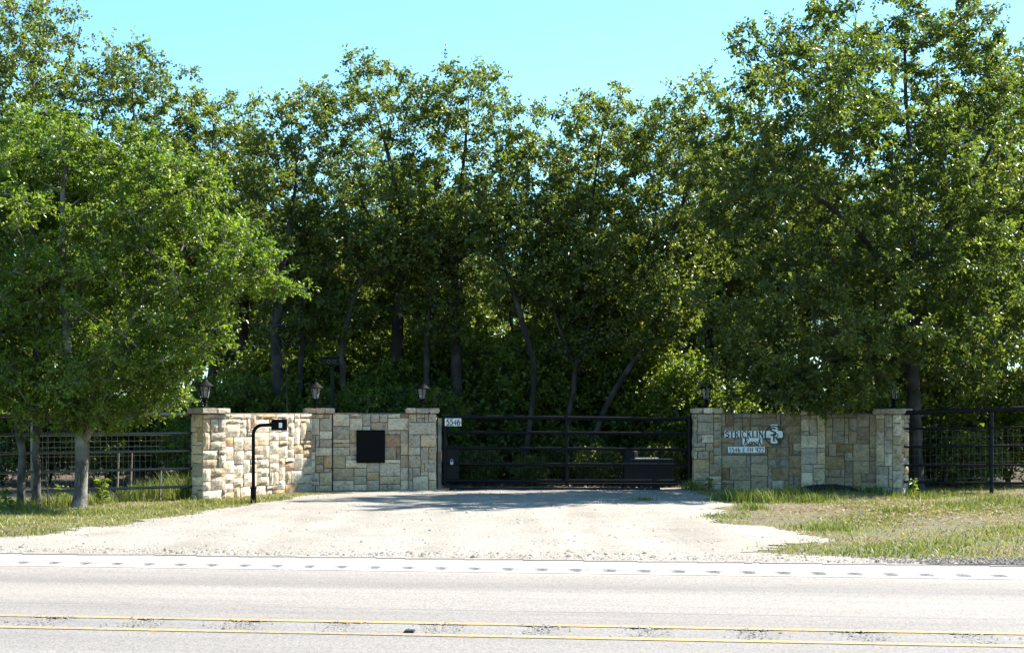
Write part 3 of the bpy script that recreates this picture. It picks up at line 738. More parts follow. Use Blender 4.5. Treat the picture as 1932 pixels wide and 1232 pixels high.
# ------------------------------------------------------------------ lettering from strokes
def arc(cx, cy, rx, ry, a0, a1, n=10): return [(cx + rx * math.cos(R(a0 + (a1 - a0) * i / n)), cy + ry * math.sin(R(a0 + (a1 - a0) * i / n))) for i in range(n + 1)]
def glyph(ch):
    T, t_ = 1.0, .45                                    # thick and thin stroke factors
    g_ = {
     'S': (.62, [(arc(.31, .75, .25, .22, 20, 230, 10) + arc(.31, .26, .27, .25, 60, -160, 12), T)]),
     'T': (.72, [([(.02, .98), (.70, .98)], t_), ([(.36, 0), (.36, .98)], T), ([(.24, 0), (.48, 0)], t_), ([(.03, .98), (.03, .82)], t_), ([(.69, .98), (.69, .82)], t_)]),
     'R': (.74, [([(.14, 0), (.14, 1)], T), ([(.03, 0), (.26, 0)], t_), ([(.03, 1), (.3, 1)] + arc(.36, .76, .22, .24, 90, -90, 8) + [(.14, .52)], t_ * 1.3), ([(.34, .5), (.62, .02), (.74, 0)], T)]),
     'I': (.32, [([(.16, 0), (.16, 1)], T), ([(.03, 0), (.29, 0)], t_), ([(.03, 1), (.29, 1)], t_)]),
     'C': (.72, [(arc(.38, .5, .33, .5, 45, 315, 16), T * .8), ([(.62, .98), (.62, .72)], t_)]),
     'K': (.74, [([(.14, 0), (.14, 1)], T), ([(.03, 0), (.26, 0)], t_), ([(.03, 1), (.26, 1)], t_), ([(.62, 1), (.16, .42)], t_), ([(.32, .58), (.64, 0), (.74, 0)], T)]),
     'L': (.60, [([(.14, 0), (.14, 1)], T), ([(.03, 1), (.26, 1)], t_), ([(.03, 0), (.56, 0), (.57, .2)], t_)]),
     'N': (.80, [([(.12, 0), (.12, 1)], t_), ([(.10, 1), (.66, 0)], T), ([(.66, 0), (.66, 1)], t_), ([(.02, 1), (.14, 1)], t_), ([(.02, 0), (.22, 0)], t_), ([(.56, 1), (.76, 1)], t_)]),
     '5': (.60, [([(.52, .97), (.16, .97), (.12, .56)] + arc(.28, .31, .25, .30, 110, -140, 12), T * .8)]),
     '4': (.64, [([(.44, 0), (.44, 1), (.04, .30), (.60, .30)], T * .8)]),
     '6': (.60, [(arc(.50, .45, .44, .55, 110, 190, 7) + arc(.31, .28, .25, .28, 180, 540, 14), T * .8)]),
     '9': (.60, [(arc(.10, .55, .44, .55, -70, 10, 7) + arc(.29, .72, .25, .28, 0, 360, 14), T * .8)]),
     '2': (.60, [(arc(.29, .72, .24, .26, 160, -30, 9) + [(.05, .02), (.56, .02)], T * .8)]),
     'E': (.56, [([(.52, .97), (.1, .97), (.1, .03), (.54, .03)], T * .8), ([(.1, .52), (.44, .52)], T * .8)]),
     'F': (.54, [([(.52, .97), (.1, .97), (.1, 0)], T * .8), ([(.1, .52), (.42, .52)], T * .8)]),
     'M': (.80, [([(.08, 0), (.08, .97), (.38, .25), (.68, .97), (.68, 0)], T * .8)]),
     'r': (.80, [([(.10, 0), (.22, .95)], T), ([(.02, .78), (.14, .97), (.42, 1.02), (.60, .86), (.50, .62), (.18, .48)], T * .8), ([(.26, .50), (.46, .16), (.68, .02), (.84, .14)], T)]),
     'a': (.46, [(arc(.20, .20, .17, .19, 40, 390, 12), T * .8), ([(.37, .40), (.36, .06), (.44, .02), (.52, .12)], T * .8)]),
     'n': (.48, [([(.06, .38), (.09, .0)], T * .8), ([(.09, .15), (.22, .38), (.34, .34), (.34, .06), (.42, .02), (.52, .12)], T * .8)]),
     'c': (.40, [(arc(.22, .20, .18, .19, 50, 300, 10) + [(.44, .12)], T * .8)]),
     'h': (.50, [([(.06, 0), (.14, .6), (.26, .98), (.28, .72), (.10, .18)], T * .8), ([(.10, .15), (.24, .38), (.36, .34), (.36, .06), (.44, .02), (.54, .12)], T * .8)]),
     ' ': (.40, []), '.': (.22, [([(.06, .0), (.06, .09)], T)])}
    return g_[ch]
def ribbon(mb, pts, hw, y0, dp):
    P = [Vector((a, b)) for a, b in pts]; n = len(P); l, r_ = [], []
    for i in range(n):
        d = (P[min(i + 1, n - 1)] - P[max(i - 1, 0)]); d.normalize(); nn = Vector((-d.y, d.x))
        l.append(P[i] + nn * hw); r_.append(P[i] - nn * hw)
    vs = []; fs = []
    for i in range(n):
        for q_ in (l[i], r_[i]): vs += [(q_.x, y0 - dp, q_.y), (q_.x, y0 + .001, q_.y)]
    for i in range(n - 1):
        a = i * 4; b = a + 4
        fs += [(a, a + 2, b + 2, b), (a, b, b + 1, a + 1), (a + 2, a + 3, b + 3, b + 2)]
    fs += [(0, 1, 3, 2), (4 * n - 4, 4 * n - 2, 4 * n - 1, 4 * n - 3)]
    mb.add(vs, fs)
def lettering(text, parent, x0, z0, width, height, thick, y0, mat, mono=None, slant=0.0, name='lettering', gap=.10):
    tot = sum(glyph(c)[0] + gap for c in text) - gap; sx = width / tot; cx = 0
    for ch in text:
        wd, strokes = glyph(ch)
        mb = MB()
        for k, (pl, f) in enumerate(strokes):
            ribbon(mb, [(x0 + (cx + a) * sx + slant * b * height, z0 + b * height) for a, b in pl], thick * f * .5, y0, .003 + .0006 * k)
        if strokes: mb.build('letter', mat, parent)
        cx += wd + gap

# ------------------------------------------------------------------ name sign on the right wall
def onwall(px, py, P, ang, d):
    """point d in front of the wall's front line seen at this pixel"""
    nx_, ny_ = math.sin(ang), -math.cos(ang)
    o = (P[0] + nx_ * d, P[1] + ny_ * d); k = (px - CX) / F
    Y = (o[0] * ny_ * -1 * -1 * 0 + (nx_ * o[0] + ny_ * o[1])) / (nx_ * k + ny_)
    return Vector((k * Y, Y, CAMZ + (HOR - py) / F * Y))
so = onwall(1405, 854, Q1, B1, .075)
t = empty('name_sign', so, B1); tag(t, 'white sign boards with black lettering and round emblem on the right wall', 'sign')
pm = so.y / F                                            # metres per photo pixel on the sign
def sx_(px): return (px - 1405) * pm
def sz_(py): return (854 - py) * pm
def board(name, x0, x1, y0, y1, yy, d=.014):
    return MB().box(((sx_(x0) + sx_(x1)) / 2, yy, (sz_(y0) + sz_(y1)) / 2), (sx_(x1) - sx_(x0), d, sz_(y0) - sz_(y1)), 0, .002).build(name, M['sign_white'], t)
nb = board('name_board', 1367.5, 1444, 812.5, 825.5, .0)
nb2 = nb; lettering('STRICKLIN', nb, sx_(1369), sz_(825), (1440 - 1369) * pm, 11.6 * pm, .026, -.007, M['sign_black'])
rb = board('script_board', 1401, 1438, 826.2, 838.5, .0); lettering('ranch', rb, sx_(1403.5), sz_(838), 32 * pm, 12.0 * pm, .022, -.007, M['sign_black'], slant=.12, gap=0.0)
ab = board('address_board', 1374, 1442.5, 842.6, 854, .0); lettering('5546 E FM 922', ab, sx_(1376), sz_(852.6), 64.5 * pm, 8.2 * pm, .017, -.007, M['sign_black'], gap=.16)
for px in (1404.5, 1433.5): MB().box((sx_(px), .002, (sz_(838.4) + sz_(842.8)) / 2), (.018, .008, (842.8 - 838.4) * pm), 0, .001).build('hanger', M['sign_white'], t)
# emblem: cross, ring and the two letters
em = MB().add(*(lambda X0, X1, x0, x1, Z0, Z1, z0, z1, y0, y1: (
    [(x, y, z) for y in (y0, y1) for x, z in ((x0, Z0), (x1, Z0), (x1, z0), (X1, z0), (X1, z1), (x1, z1), (x1, Z1), (x0, Z1), (x0, z1), (X0, z1), (X0, z0), (x0, z0))],
    [tuple(range(12)), tuple(range(23, 11, -1))] + [(i, i + 12, (i + 1) % 12 + 12, (i + 1) % 12) for i in range(12)]))(
    sx_(1445), sx_(1477.5), sx_(1453.5), sx_(1466), sz_(837), sz_(800.5), sz_(825.5), sz_(812.5), -.012, .006)).build('cross_emblem', M['sign_white'], t)
mb = MB(); ribbon(mb, [(sx_(1460) + 17.2 * pm * math.cos(a), sz_(820.5) + 17.2 * pm * math.sin(a)) for a in np.linspace(0, 2 * math.pi, 49)], .011, -.0125, .005); mb.build('ring', M['sign_black'], em)
lettering('S', em, sx_(1452.5), sz_(821.5), 11 * pm, 14.5 * pm, .030, -.0135, M['sign_black'])
lettering('R', em, sx_(1457), sz_(831.5), 12.5 * pm, 13.5 * pm, .030, -.0128, M['sign_black'])

# ------------------------------------------------------------------ pipe gate
GY = 30.62
def gp(px, py, dy=0.0): p = at(px, py, GY); return (p.x - GX, dy, p.z - GZ)
GX, GZ = at(836, 922, GY).x, float(ground(0, GY))
t = empty('pipe_gate', (GX, GY, GZ)); tag(t, 'wide black five-rail pipe gate closed across the driveway', 'gate')
for yl, yr, rr in ((786, 791, .040), (815, 818, .032), (844.5, 848, .032), (875, 877, .032), (907, 908, .040)):
    MB().tube([gp(834, yl), gp(1304, yr)], rr, 10).build('rail', M['gate_paint'], t, smooth=True)
for px, rr in ((839, .045), (1069, .036), (1301, .050)):
    MB().tube([gp(px, 914), gp(px, 783.5)], rr, 10).build('upright', M['gate_paint'], t, smooth=True)
a, b = gp(841, 906, -.02), gp(866, 840, -.02)
MB().box(((a[0] + b[0]) / 2, .0, (a[2] + b[2]) / 2), (b[0] - a[0], .03, b[2] - a[2]), 0, .004).build('latch_plate', M['gate_paint'], t)
# thin vertical wires over the lower half, far too fine to pick apart singly
mb = MB()
for px in np.arange(872, 1298, 5.5):
    mb.tube([gp(px, 907, .02), gp(px, 846, .02)], .0028, 4, cap=False)
o = mb.build('wire_mesh', M['gate_paint'], t); o['kind'] = 'stuff'
# threshold beam under the gate
a, b = at(848, 922, GY - .25), at(1245, 918, GY - .25)
th = MB().box(((a.x + b.x) / 2, GY - .28, GZ + .012), (b.x - a.x, .16, .07), 0, .012).build('threshold_beam', M['post_blue'])
tag(th, 'dark steel track beam on the ground under the gate', 'beam')
# house number
p = gp(855, 803.5, -.058)
t2 = empty('number_plate', (GX + p[0], GY + p[1], GZ + p[2])); tag(t2, 'small white number plate reading 5546 wired to the gate', 'number plate')
pmg = GY / F
MB().box((0, 0, 7.2 * pmg), (31 * pmg, .006, 14.4 * pmg), 0, .002).build('plate', M['sign_white'], t2)
lettering('5546', t2, -13 * pmg, 1.8 * pmg, 26 * pmg, 11 * pmg, .026, -.003, M['sign_black'], slant=.1)
for px in (-9, 9): MB().tube([(px * pmg, .0, 14 * pmg), (px * pmg, .05, 17 * pmg)], .004, 6).build('wire_tie', M['galv'], t2)
# padlock
p = gp(852.5, 876, -.045); t3 = empty('padlock', (GX + p[0], GY + p[1], GZ + p[2])); tag(t3, 'small silver padlock hanging on the dark latch plate', 'padlock')
MB().box((0, 0, .028), (.062, .028, .056), 0, .006).build('body', M['pale_metal'], t3)
MB().tube([(-.02, 0, .055), (-.02, 0, .085)] + [(.02 * math.cos(a), 0, .085 + .02 * math.sin(a)) for a in np.linspace(math.pi, 0, 7)] + [(.02, 0, .055)], .0055, 8).build('shackle', M['pale_metal'], t3, smooth=True)
# pale strip painted as the lit pillar return, black strip as its shaded gap
pp = at(829.5, 922, 30.66); t4 = empty('painted_return', (pp.x, pp.y, float(ground(pp.x, pp.y)) - .03)); tag(t4, 'pale and black strips painted as the lit return and shaded gap of the left gate pillar', 'post')
MB().box((0, 0, .72), (.075, .10, 1.44), 0, .008).build('post', M['stick'], t4)  # pale upright standing in for the sunlit return stone
MB().box((-.048, -.02, .72), (.02, .05, 1.42), 0, .003).build('shade_strip', M['black_paint'], t4)  # black strip standing in for the shade in the recessed joint
# gate opener behind the right end
oy = 31.25
def op(px, py): q_ = at(px, py, oy); return q_
a, b = op(1178, 908), op(1270, 866)
t5 = empty('gate_opener', ((a.x + b.x) / 2, oy, float(ground(3, oy)))); tag(t5, 'dark gate opener cabinet with ribbed front behind the right end of the gate', 'gate opener')
cw, chh = b.x - a.x, b.z - t5.location.z
MB().box((0, .25, chh / 2), (cw, .5, chh), 0, .02).build('cabinet', M['post_blue'], t5)
for i in range(16): MB().box((-cw / 2 + .06 + i * (cw - .12) / 15, -.006, chh / 2 - .02), (.016, .02, chh * .62), 0, .003).build('rib', M['post_blue'], t5)
MB().lathe([(.15, 0), (.15, .14), (.13, .19), (.08, .22), (.001, .225)], (-cw / 2 + .14, .2, chh), 16).build('motor_housing', M['post_blue'], t5, smooth=True)
q0, q1 = op(1198, 865), op(1242, 864.5)
MB().tube([(q0.x - t5.location.x, -.04, q0.z - t5.location.z), (q1.x - t5.location.x, -.04, q1.z - t5.location.z)], .017, 8).build('actuator_arm', M['pale_metal'], t5)

# ------------------------------------------------------------------ pipe fences
def fence(name, label, A, Bp, zs, rad, posts, mat, postmat, mesh_rows):
    t = empty(name, (A[0], A[1], float(ground(A[0], A[1])))); tag(t, label, 'fence'); o3 = t.location
    for i, (za, zb_) in enumerate(zs):
        n = 7; pts = []
        for k in range(n):
            f = k / (n - 1); pts.append((A[0] + (Bp[0] - A[0]) * f - o3.x, A[1] + (Bp[1] - A[1]) * f - o3.y, za + (zb_ - za) * f - o3.z + random.uniform(-.006, .006)))
        MB().tube(pts, rad[0] if i == 0 else rad[1], 10).build('rail', mat, t, smooth=True)
    for f in posts:
        x_, y_ = A[0] + (Bp[0] - A[0]) * f, A[1] + (Bp[1] - A[1]) * f + .03; zt_ = zs[0][0] + (zs[0][1] - zs[0][0]) * f
        MB().tube([(x_ - o3.x, y_ - o3.y, float(ground(x_, y_)) - .05 - o3.z), (x_ - o3.x, y_ - o3.y, zt_ - o3.z)], .038, 12).build('post', postmat, t, smooth=True)
    Ln = math.hypot(Bp[0] - A[0], Bp[1] - A[1]); mb = MB(); dx_, dy_ = (Bp[0] - A[0]) / Ln, (Bp[1] - A[1]) / Ln
    pz = lambda f, u: zs[0][0] + (zs[0][1] - zs[0][0]) * f - u
    for u in mesh_rows:
        mb.tube([(dx_ * Ln * f - dy_ * .05, dy_ * Ln * f + .05, pz(f, u) - o3.z) for f in (0, .5, 1)], .0016, 4, cap=False)
    k = .0
    while k < Ln:
        f = k / Ln; mb.tube([(dx_ * k, dy_ * k + .05, pz(f, mesh_rows[0]) - o3.z), (dx_ * k, dy_ * k + .05, pz(f, mesh_rows[-1]) - o3.z)], .0013, 4, cap=False); k += .10
    o = mb.build('wire_mesh', M['galv'], t); o['kind'] = 'stuff'
FA, FB = at(366, 800, 27.95), at(-160, 800, 25.7)
fence('pipe_fence', 'five-rail pipe fence with wire mesh behind the trees left of the wall', FA, FB,
      [(1.325, 1.315), (1.0, .985), (.68, .66), (.355, .325), (.03, -.02)], (.036, .024), (.005, .60, .995), M['rail_paint'], M['rail_paint'], [.36, .46, .56, .72, .82, .98, 1.12, 1.28])
FC, FD = at(1706, 780, 29.25), at(2080, 780, 28.4)
fence('pipe_fence', 'dark five-rail pipe fence with blue-black post right of the wall', FC, FD,
      [(1.36, 1.50), (1.06, 1.11), (.71, .77), (.365, .40), (.045, .06)], (.044, .020), (.45, .98), M['gate_paint'], M['post_blue'], [.36, .5, .66, .82, .98, 1.1, 1.28])

# green post with a twin-eyed box behind the wall
p = at(627, 770, 31.6); t = empty('flood_light_post', (p.x, p.y, float(ground(p.x, p.y)))); tag(t, 'dark green post with a twin-lens box head behind the left wall', 'post light')
hh = at(627, 688, 31.6).z - t.location.z
MB().tube([(0, 0, -.05), (0, 0, hh)], .040, 12).build('post', M['green_paint'], t, smooth=True)
MB().box((-.05, -.02, hh + .06), (.36, .24, .16), 0, .03).build('head', M['green_paint'], t)
MB().box((-.05, -.05, hh + .15), (.40, .30, .02), 0, .008).build('visor', M['green_paint'], t)
for dx_ in (-.055, .055):
    l_ = MB().tube([(dx_, -.135, hh + .06), (dx_, -.16, hh + .06)], .034, 14).build('lens_rim', M['galv'], t)
    MB().tube([(dx_, -.155, hh + .06), (dx_, -.163, hh + .06)], .024, 14).build('lens', M['black_paint'], l_)

# pavement debris: dark marker between the yellow lines
p = G(773, 1192); t = MB().box((0, 0, .007), (.062, .07, .014), 0, .005).build('pavement_marker', M['sign_black'], None, (p[0], p[1], .001), (0, 0, -.1))
tag(t, 'small dark pavement marker lying between the yellow lines', 'road marker')
# low mound under the right wall, nearly black all over
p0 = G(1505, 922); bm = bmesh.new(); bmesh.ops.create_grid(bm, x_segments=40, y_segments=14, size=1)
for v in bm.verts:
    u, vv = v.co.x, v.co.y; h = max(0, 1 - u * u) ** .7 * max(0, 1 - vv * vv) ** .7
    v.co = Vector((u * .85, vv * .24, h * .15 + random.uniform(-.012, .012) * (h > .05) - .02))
me = bpy.data.meshes.new('dark_mound'); bm.to_mesh(me); bm.free()
m, nt, N, L, B = new_mat('dark_mound_mat'); n = noise(nt, 40, 6, .8); r = ramp(nt, n.outputs[0], [(.3, (.008, .007, .006)), (.7, (.045, .036, .028))]); L.new(r.outputs[0], B.inputs['Base Color']); B.inputs['Roughness'].default_value = 1; bump(nt, B, n.outputs[0], 1, .03); M['blackish'] = m
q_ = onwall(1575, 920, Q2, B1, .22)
tag(link('dark_mound', me, M['blackish'], None, (q_.x, q_.y, float(ground(q_.x, q_.y))), (0, 0, B1 - .1)), 'low dark mound against the foot of the right wall', 'soil mound')

# ------------------------------------------------------------------ trees
def rnd_unit(n):
    v = rng.normal(0, 1, (n, 3)); return v / np.linalg.norm(v, axis=1, keepdims=True)
def leaf_mesh(name, P, Dv, Ln, wr, t):
    n = len(P); up = rnd_unit(n) + np.array([0, 0, .9]); 
    Dv = Dv / np.linalg.norm(Dv, axis=1, keepdims=True)
    Sv = np.cross(Dv, up); Sv /= np.linalg.norm(Sv, axis=1, keepdims=True) + 1e-9; Nv = np.cross(Sv, Dv)
    L_ = Ln * np.exp(rng.normal(0, .22, n))[:, None]; W_ = L_ * wr
    fold = rng.uniform(.02, .22, n)[:, None] * L_; droop = rng.uniform(-.05, .25, n)[:, None] * L_
    V = np.empty((n, 4, 3))
    V[:, 0] = P; V[:, 1] = P + Dv * L_ * .58 + Sv * W_ + Nv * fold; V[:, 2] = P + Dv * L_ - Nv * droop; V[:, 3] = P + Dv * L_ * .58 - Sv * W_ + Nv * fold
    Fc = np.array([(0, 1, 2), (0, 2, 3)])[None] + (np.arange(n) * 4)[:, None, None]
    return np_mesh(name, V.reshape(-1, 3), Fc.reshape(-1, 3), np.repeat(t, 4))
def build_tree(name, base, stems, blobs, nclump, per, leaf, wr, rb, mats, spread=.36, seedv=0, minz=1.2, flat=.75, spacing=.30, gap=.0, tintshift=0.0, ntw=9, trunk_sides=9):
    """stems: polylines in world coords [(point, ...)], blobs: ellipsoids (centre, radii) that the crown fills. Returns the tree's Empty"""
    base = np.array(base, float)
    nodes = []; par = []; chains = []; isstem = []
    for st_ in stems:
        P = np.array([tuple(p) for p in st_], float); seg = np.linalg.norm(np.diff(P, axis=0), axis=1); cum = np.concatenate([[0], np.cumsum(seg)])
        m_ = max(4, int(cum[-1] / .30)); uu = np.linspace(0, cum[-1], m_ + 1)
        # smooth the polyline a little
        Q = np.stack([np.interp(uu, cum, P[:, k]) for k in range(3)], 1)
        for _ in range(3): Q[1:-1] = .5 * Q[1:-1] + .25 * (Q[:-2] + Q[2:])
        Q[1:] += rng.normal(0, .012, Q[1:].shape); 
        start = len(nodes); pi = -1
        if start:                                         # later stems spring from the closest node already there
            d = np.linalg.norm(np.array(nodes) - Q[0], axis=1); j = int(d.argmin()); pi = j if d[j] < .25 else -1
        ch = []
        for k, q_ in enumerate(Q):
            nodes.append(q_); par.append(pi); isstem.append(True); pi = len(nodes) - 1; ch.append(pi)
        chains.append((ch, par[ch[0]]))
    # clump targets
    vol = np.array([np.prod(b[1]) for b in blobs]) ** .62; cnt = rng.multinomial(nclump * 4, vol / vol.sum())
    T = []
    for (c, r_), k in zip(blobs, cnt):
        u = rnd_unit(k) * (rng.uniform(0, 1, (k, 1)) ** .30); T.append(np.array(tuple(c)) + u * np.array(r_))
    T = np.concatenate(T); rng.shuffle(T)
    if gap > 0:
        f = np.sin(T[:, 0] * 2.1 + seedv) * np.sin(T[:, 2] * 2.4 + seedv * 1.7) + .6 * np.sin(T[:, 0] * 4.7 + T[:, 2] * 3.9 + seedv) + .3 * np.sin(T[:, 1] * 2.0)
        T = T[f > -1.6 + gap]
    T = T[T[:, 2] > minz]
    keep = []
    for p in T:
        if len(keep) >= nclump: break
        if keep and np.min(np.sum((np.array(keep[-400:]) - p) ** 2, 1)) < spacing ** 2: continue
        keep.append(p)
    T = np.array(keep)
    N0 = np.array(nodes); d0 = np.min(np.linalg.norm(T[:, None] - N0[None], axis=2), axis=1); T = T[np.argsort(d0)]
    buf = np.zeros((len(nodes) + len(T) * 14, 3)); buf[:len(nodes)] = N0; nn = len(nodes)
    outd = np.zeros(len(buf))
    for p in T:
        dv = p - buf[:nn]; dd = np.linalg.norm(dv, axis=1)
        cost = dd + np.clip(.2 - dv[:, 2], 0, 3) * .7 + outd[:nn] * .12 + np.where(buf[:nn, 2] < base[2] + 1.0, 2.0, 0)
        j = int(cost.argmin()); a = buf[j]; ln = dd[j]; k = max(2, min(12, int(ln / .30)))
        mid = (a + p) / 2 + rng.normal(0, .10, 3) * ln + np.array([0, 0, -.06 * ln if dv[j, 2] > 0 else .12 * ln])
        tt = np.linspace(0, 1, k + 1)[1:, None]; Q = (1 - tt) ** 2 * a + 2 * tt * (1 - tt) * mid + tt ** 2 * p
        Q[:-1] += rng.normal(0, .018, Q[:-1].shape)
        ch = []; pi = j
        for q_ in Q:
            buf[nn] = q_; par.append(pi); isstem.append(False); outd[nn] = outd[pi] + ln / k; pi = nn; ch.append(nn); nn += 1
        chains.append((ch, j))
    nodes = buf[:nn]; par = np.array(par)
    acc = np.zeros(nn); kids = np.zeros(nn, int)
    for i in range(nn):
        if par[i] >= 0: kids[par[i]] += 1
    ex = 2.3; tip = .0065
    order = list(range(nn))
    acc[kids == 0] = tip ** ex
    # children always come after parents except stems joined later, which still come after
    for i in reversed(order):
        if par[i] >= 0: acc[par[i]] += acc[i]
    rad = acc ** (1 / ex); rmax = rad.max()
    rad = np.where(rad > .02, .02 + (rad - .02) * max(.2, (rb - .02) / max(rmax - .02, 1e-3)), rad)
    V = []; Fc = []; off_ = 0
    for ch, j in chains:
        pts = [nodes[i] for i in ch]; rr = [rad[i] for i in ch]
        if j >= 0: pts = [nodes[j]] + pts; rr = [min(rad[j], rr[0] * 1.25)] + rr
        stem = isstem[ch[0]]; k = trunk_sides if stem else (5 if max(rr) > .02 else 4)
        P = np.array(pts); rr = np.array(rr)
        if stem and j < 0:
            zz = P[:, 2] - P[0, 2]; rr = rr * (1 + .45 * np.exp(-zz / .16)); 
        tg = np.gradient(P, axis=0); tg /= np.linalg.norm(tg, axis=1, keepdims=True) + 1e-9
        ref = np.where(np.abs(tg[:, 2:3]) > .8, np.array([[1., 0, 0]]), np.array([[0, 0, 1.]]))
        if stem: ref = np.tile(np.array([[1., 0.05, 0]]), (len(P), 1))
        a = ref - tg * np.sum(ref * tg, 1, keepdims=True); a /= np.linalg.norm(a, axis=1, keepdims=True) + 1e-9; b = np.cross(tg, a)
        th = np.arange(k) * 2 * math.pi / k
        wobr = 1 + (rng.normal(0, .06, (len(P), k)) if stem else 0)
        ring = P[:, None] + (a[:, None] * np.cos(th)[None, :, None] + b[:, None] * np.sin(th)[None, :, None]) * (rr[:, None] * wobr)[..., None]
        V.append(ring.reshape(-1, 3)); I_ = np.arange(len(P) * k).reshape(len(P), k) + off_; I2 = np.roll(I_, -1, axis=1)
        Fc.append(np.stack([I_[:-1].ravel(), I2[:-1].ravel(), I2[1:].ravel(), I_[1:].ravel()], 1)); off_ += len(P) * k
    # twigs and the leaves strung along them
    nt_ = len(T) * ntw; tc_ = np.repeat(T, ntw, axis=0)
    td = rnd_unit(nt_) * np.array([1, 1, flat]); td[:, 2] += .10
    bl = np.repeat(np.exp(rng.normal(0, .25, len(T))), ntw)[:, None]
    tl = spread * bl * rng.uniform(.5, 1.35, (nt_, 1)); te = tc_ + td * tl
    a = rnd_unit(nt_); a = np.cross(a, td); a /= np.linalg.norm(a, axis=1, keepdims=True) + 1e-9; b = np.cross(td, a)
    tw = np.stack([tc_ + a * .005, tc_ - a * .003 + b * .004, tc_ - a * .003 - b * .004, te], 1)
    V2 = tw.reshape(-1, 3); b0 = (np.arange(nt_) * 4)[:, None, None] + off_
    V.append(V2); F4 = np.concatenate(Fc)
    F3 = (np.array([(0, 1, 3), (1, 2, 3), (2, 0, 3)])[None] + b0).reshape(-1, 3)
    allV = np.concatenate(V) - base
    # quads split so that one face size serves
    F4t = np.concatenate([F4[:, [0, 1, 2]], F4[:, [0, 2, 3]]]); FF = np.concatenate([F4t, F3])
    root = empty(name, tuple(base))
    link('trunk', np_mesh('trunk', allV, FF, smooth=True), mats[0], root)
    nl = int(per / ntw); k = np.repeat(np.arange(nt_), nl); n = len(k)
    f = rng.uniform(.25, 1.08, n)[:, None]
    P = tc_[k] + (te - tc_)[k] * f + rng.normal(0, .035, (n, 3)) * (leaf / .09)
    Dv = td[k] * .8 + rnd_unit(n) * .9 + np.array([0, 0, -.25])
    ct = np.repeat(rng.normal(0, .13, len(T)), ntw)[k]
    t = np.clip(.42 + ct + rng.normal(0, .17, n) + tintshift, 0, .97); t[rng.uniform(0, 1, n) < .006] = 1.0
    link('crown', leaf_mesh('crown', P - base, Dv, leaf, wr, t), mats[1], root)
    return root
def blob(px, py, Y, rx, ry, rY):
    c = at(px, py, Y); return ((c.x, c.y, c.z), (rx / F * Y, rY, ry / F * Y))
def stem(pts, Y, grd=True, dY=0.0):
    out = [at(p[0], p[1], Y + (p[2] if len(p) > 2 else 0)) for p in pts]
    if grd: out[0].z = float(ground(out[0].x, out[0].y)) - .06
    return out
def base_of(s_): return (s_[0].x, s_[0].y, s_[0].z + .06)
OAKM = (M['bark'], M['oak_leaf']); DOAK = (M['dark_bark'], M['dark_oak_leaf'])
TREES = {}
def tree(key, name, label, group, Y, stems, blobs, ncl, per, leaf, wr, rb, mats, **kw):
    if key[0] == 'T': blobs = [(b[0], b[1], b[2] + (.25 if b[1] > 340 else 0), *b[3:]) for b in blobs]
    ss_ = [stem(s_, Y, i == 0 or kw.get('multi', False)) for i, s_ in enumerate(stems)]
    kw.pop('multi', None)
    t = build_tree(name, base_of(ss_[0]), ss_, [blob(*b) for b in blobs], ncl, per, leaf, wr, rb, mats, **kw)
    tag(t, label, 'tree', group); TREES[key] = t; return t

# the near elm left of the wall
tree('L', 'elm_tree', 'bright green small-leaved tree with pale forked trunk in front of the left fence', None, 25.4,
     [[(150, 950), (154, 890), (160, 830), (146, 770), (128, 680), (120, 560), (116, 430), (122, 320)], [(160, 832), (172, 800), (205, 720), (232, 640), (262, 560, -.2), (330, 520, -.4)]],
     [(120, 430, 25.8, 215, 150, 1.9), (240, 600, 25.3, 180, 165, 1.8), (430, 420, 25.1, 55, 26, .5), (385, 345, 25.4, 45, 30, .5), (240, 262, 26, 45, 28, .5), (50, 235, 26, 50, 30, .5), (420, 600, 25.0, 35, 25, .4), (395, 650, 25.0, 30, 22, .4), (180, 300, 25.9, 80, 40, .9), (290, 330, 25.6, 70, 45, .8), (60, 640, 25.5, 190, 160, 1.8), (410, 490, 25.1, 110, 75, 1.1), (480, 525, 25.0, 70, 32, .5), (530, 548, 25.0, 34, 18, .3), (310, 690, 25.0, 70, 90, 1.0), (150, 730, 25.0, 180, 70, 1.3),
      (300, 770, 24.8, 60, 50, .6), (220, 770, 24.8, 90, 40, .8), (90, 780, 25.0, 110, 35, .8), (310, 815, 24.7, 14, 32, .2), (100, 300, 26, 150, 80, 1.5), (330, 400, 25.4, 110, 90, 1.2)],
     660, 171, .062, .30, .105, (M['pale_bark'], M['elm_leaf']), spread=.31, minz=.75, flat=.7, spacing=.22, seedv=1, gap=.8)
tree('L2', 'elm_tree', 'clump of three slender grey trunks left of the forked tree', None, 25.6,
     [[(68, 950), (70, 850), (66, 700), (72, 560), (60, 420)], [(40, 948), (46, 860), (30, 760), (-10, 640)], [(90, 944), (84, 850), (96, 720), (140, 600)]],
     [(-20, 480, 26.6, 150, 200, 1.5), (-60, 650, 26.2, 120, 150, 1.5), (60, 340, 27, 150, 110, 1.5), (20, 720, 25.6, 80, 60, .9)],
     230, 200, .064, .30, .095, (M['bark'], M['elm_leaf']), spread=.30, minz=1.1, spacing=.24, seedv=2, tintshift=-.08, multi=True)
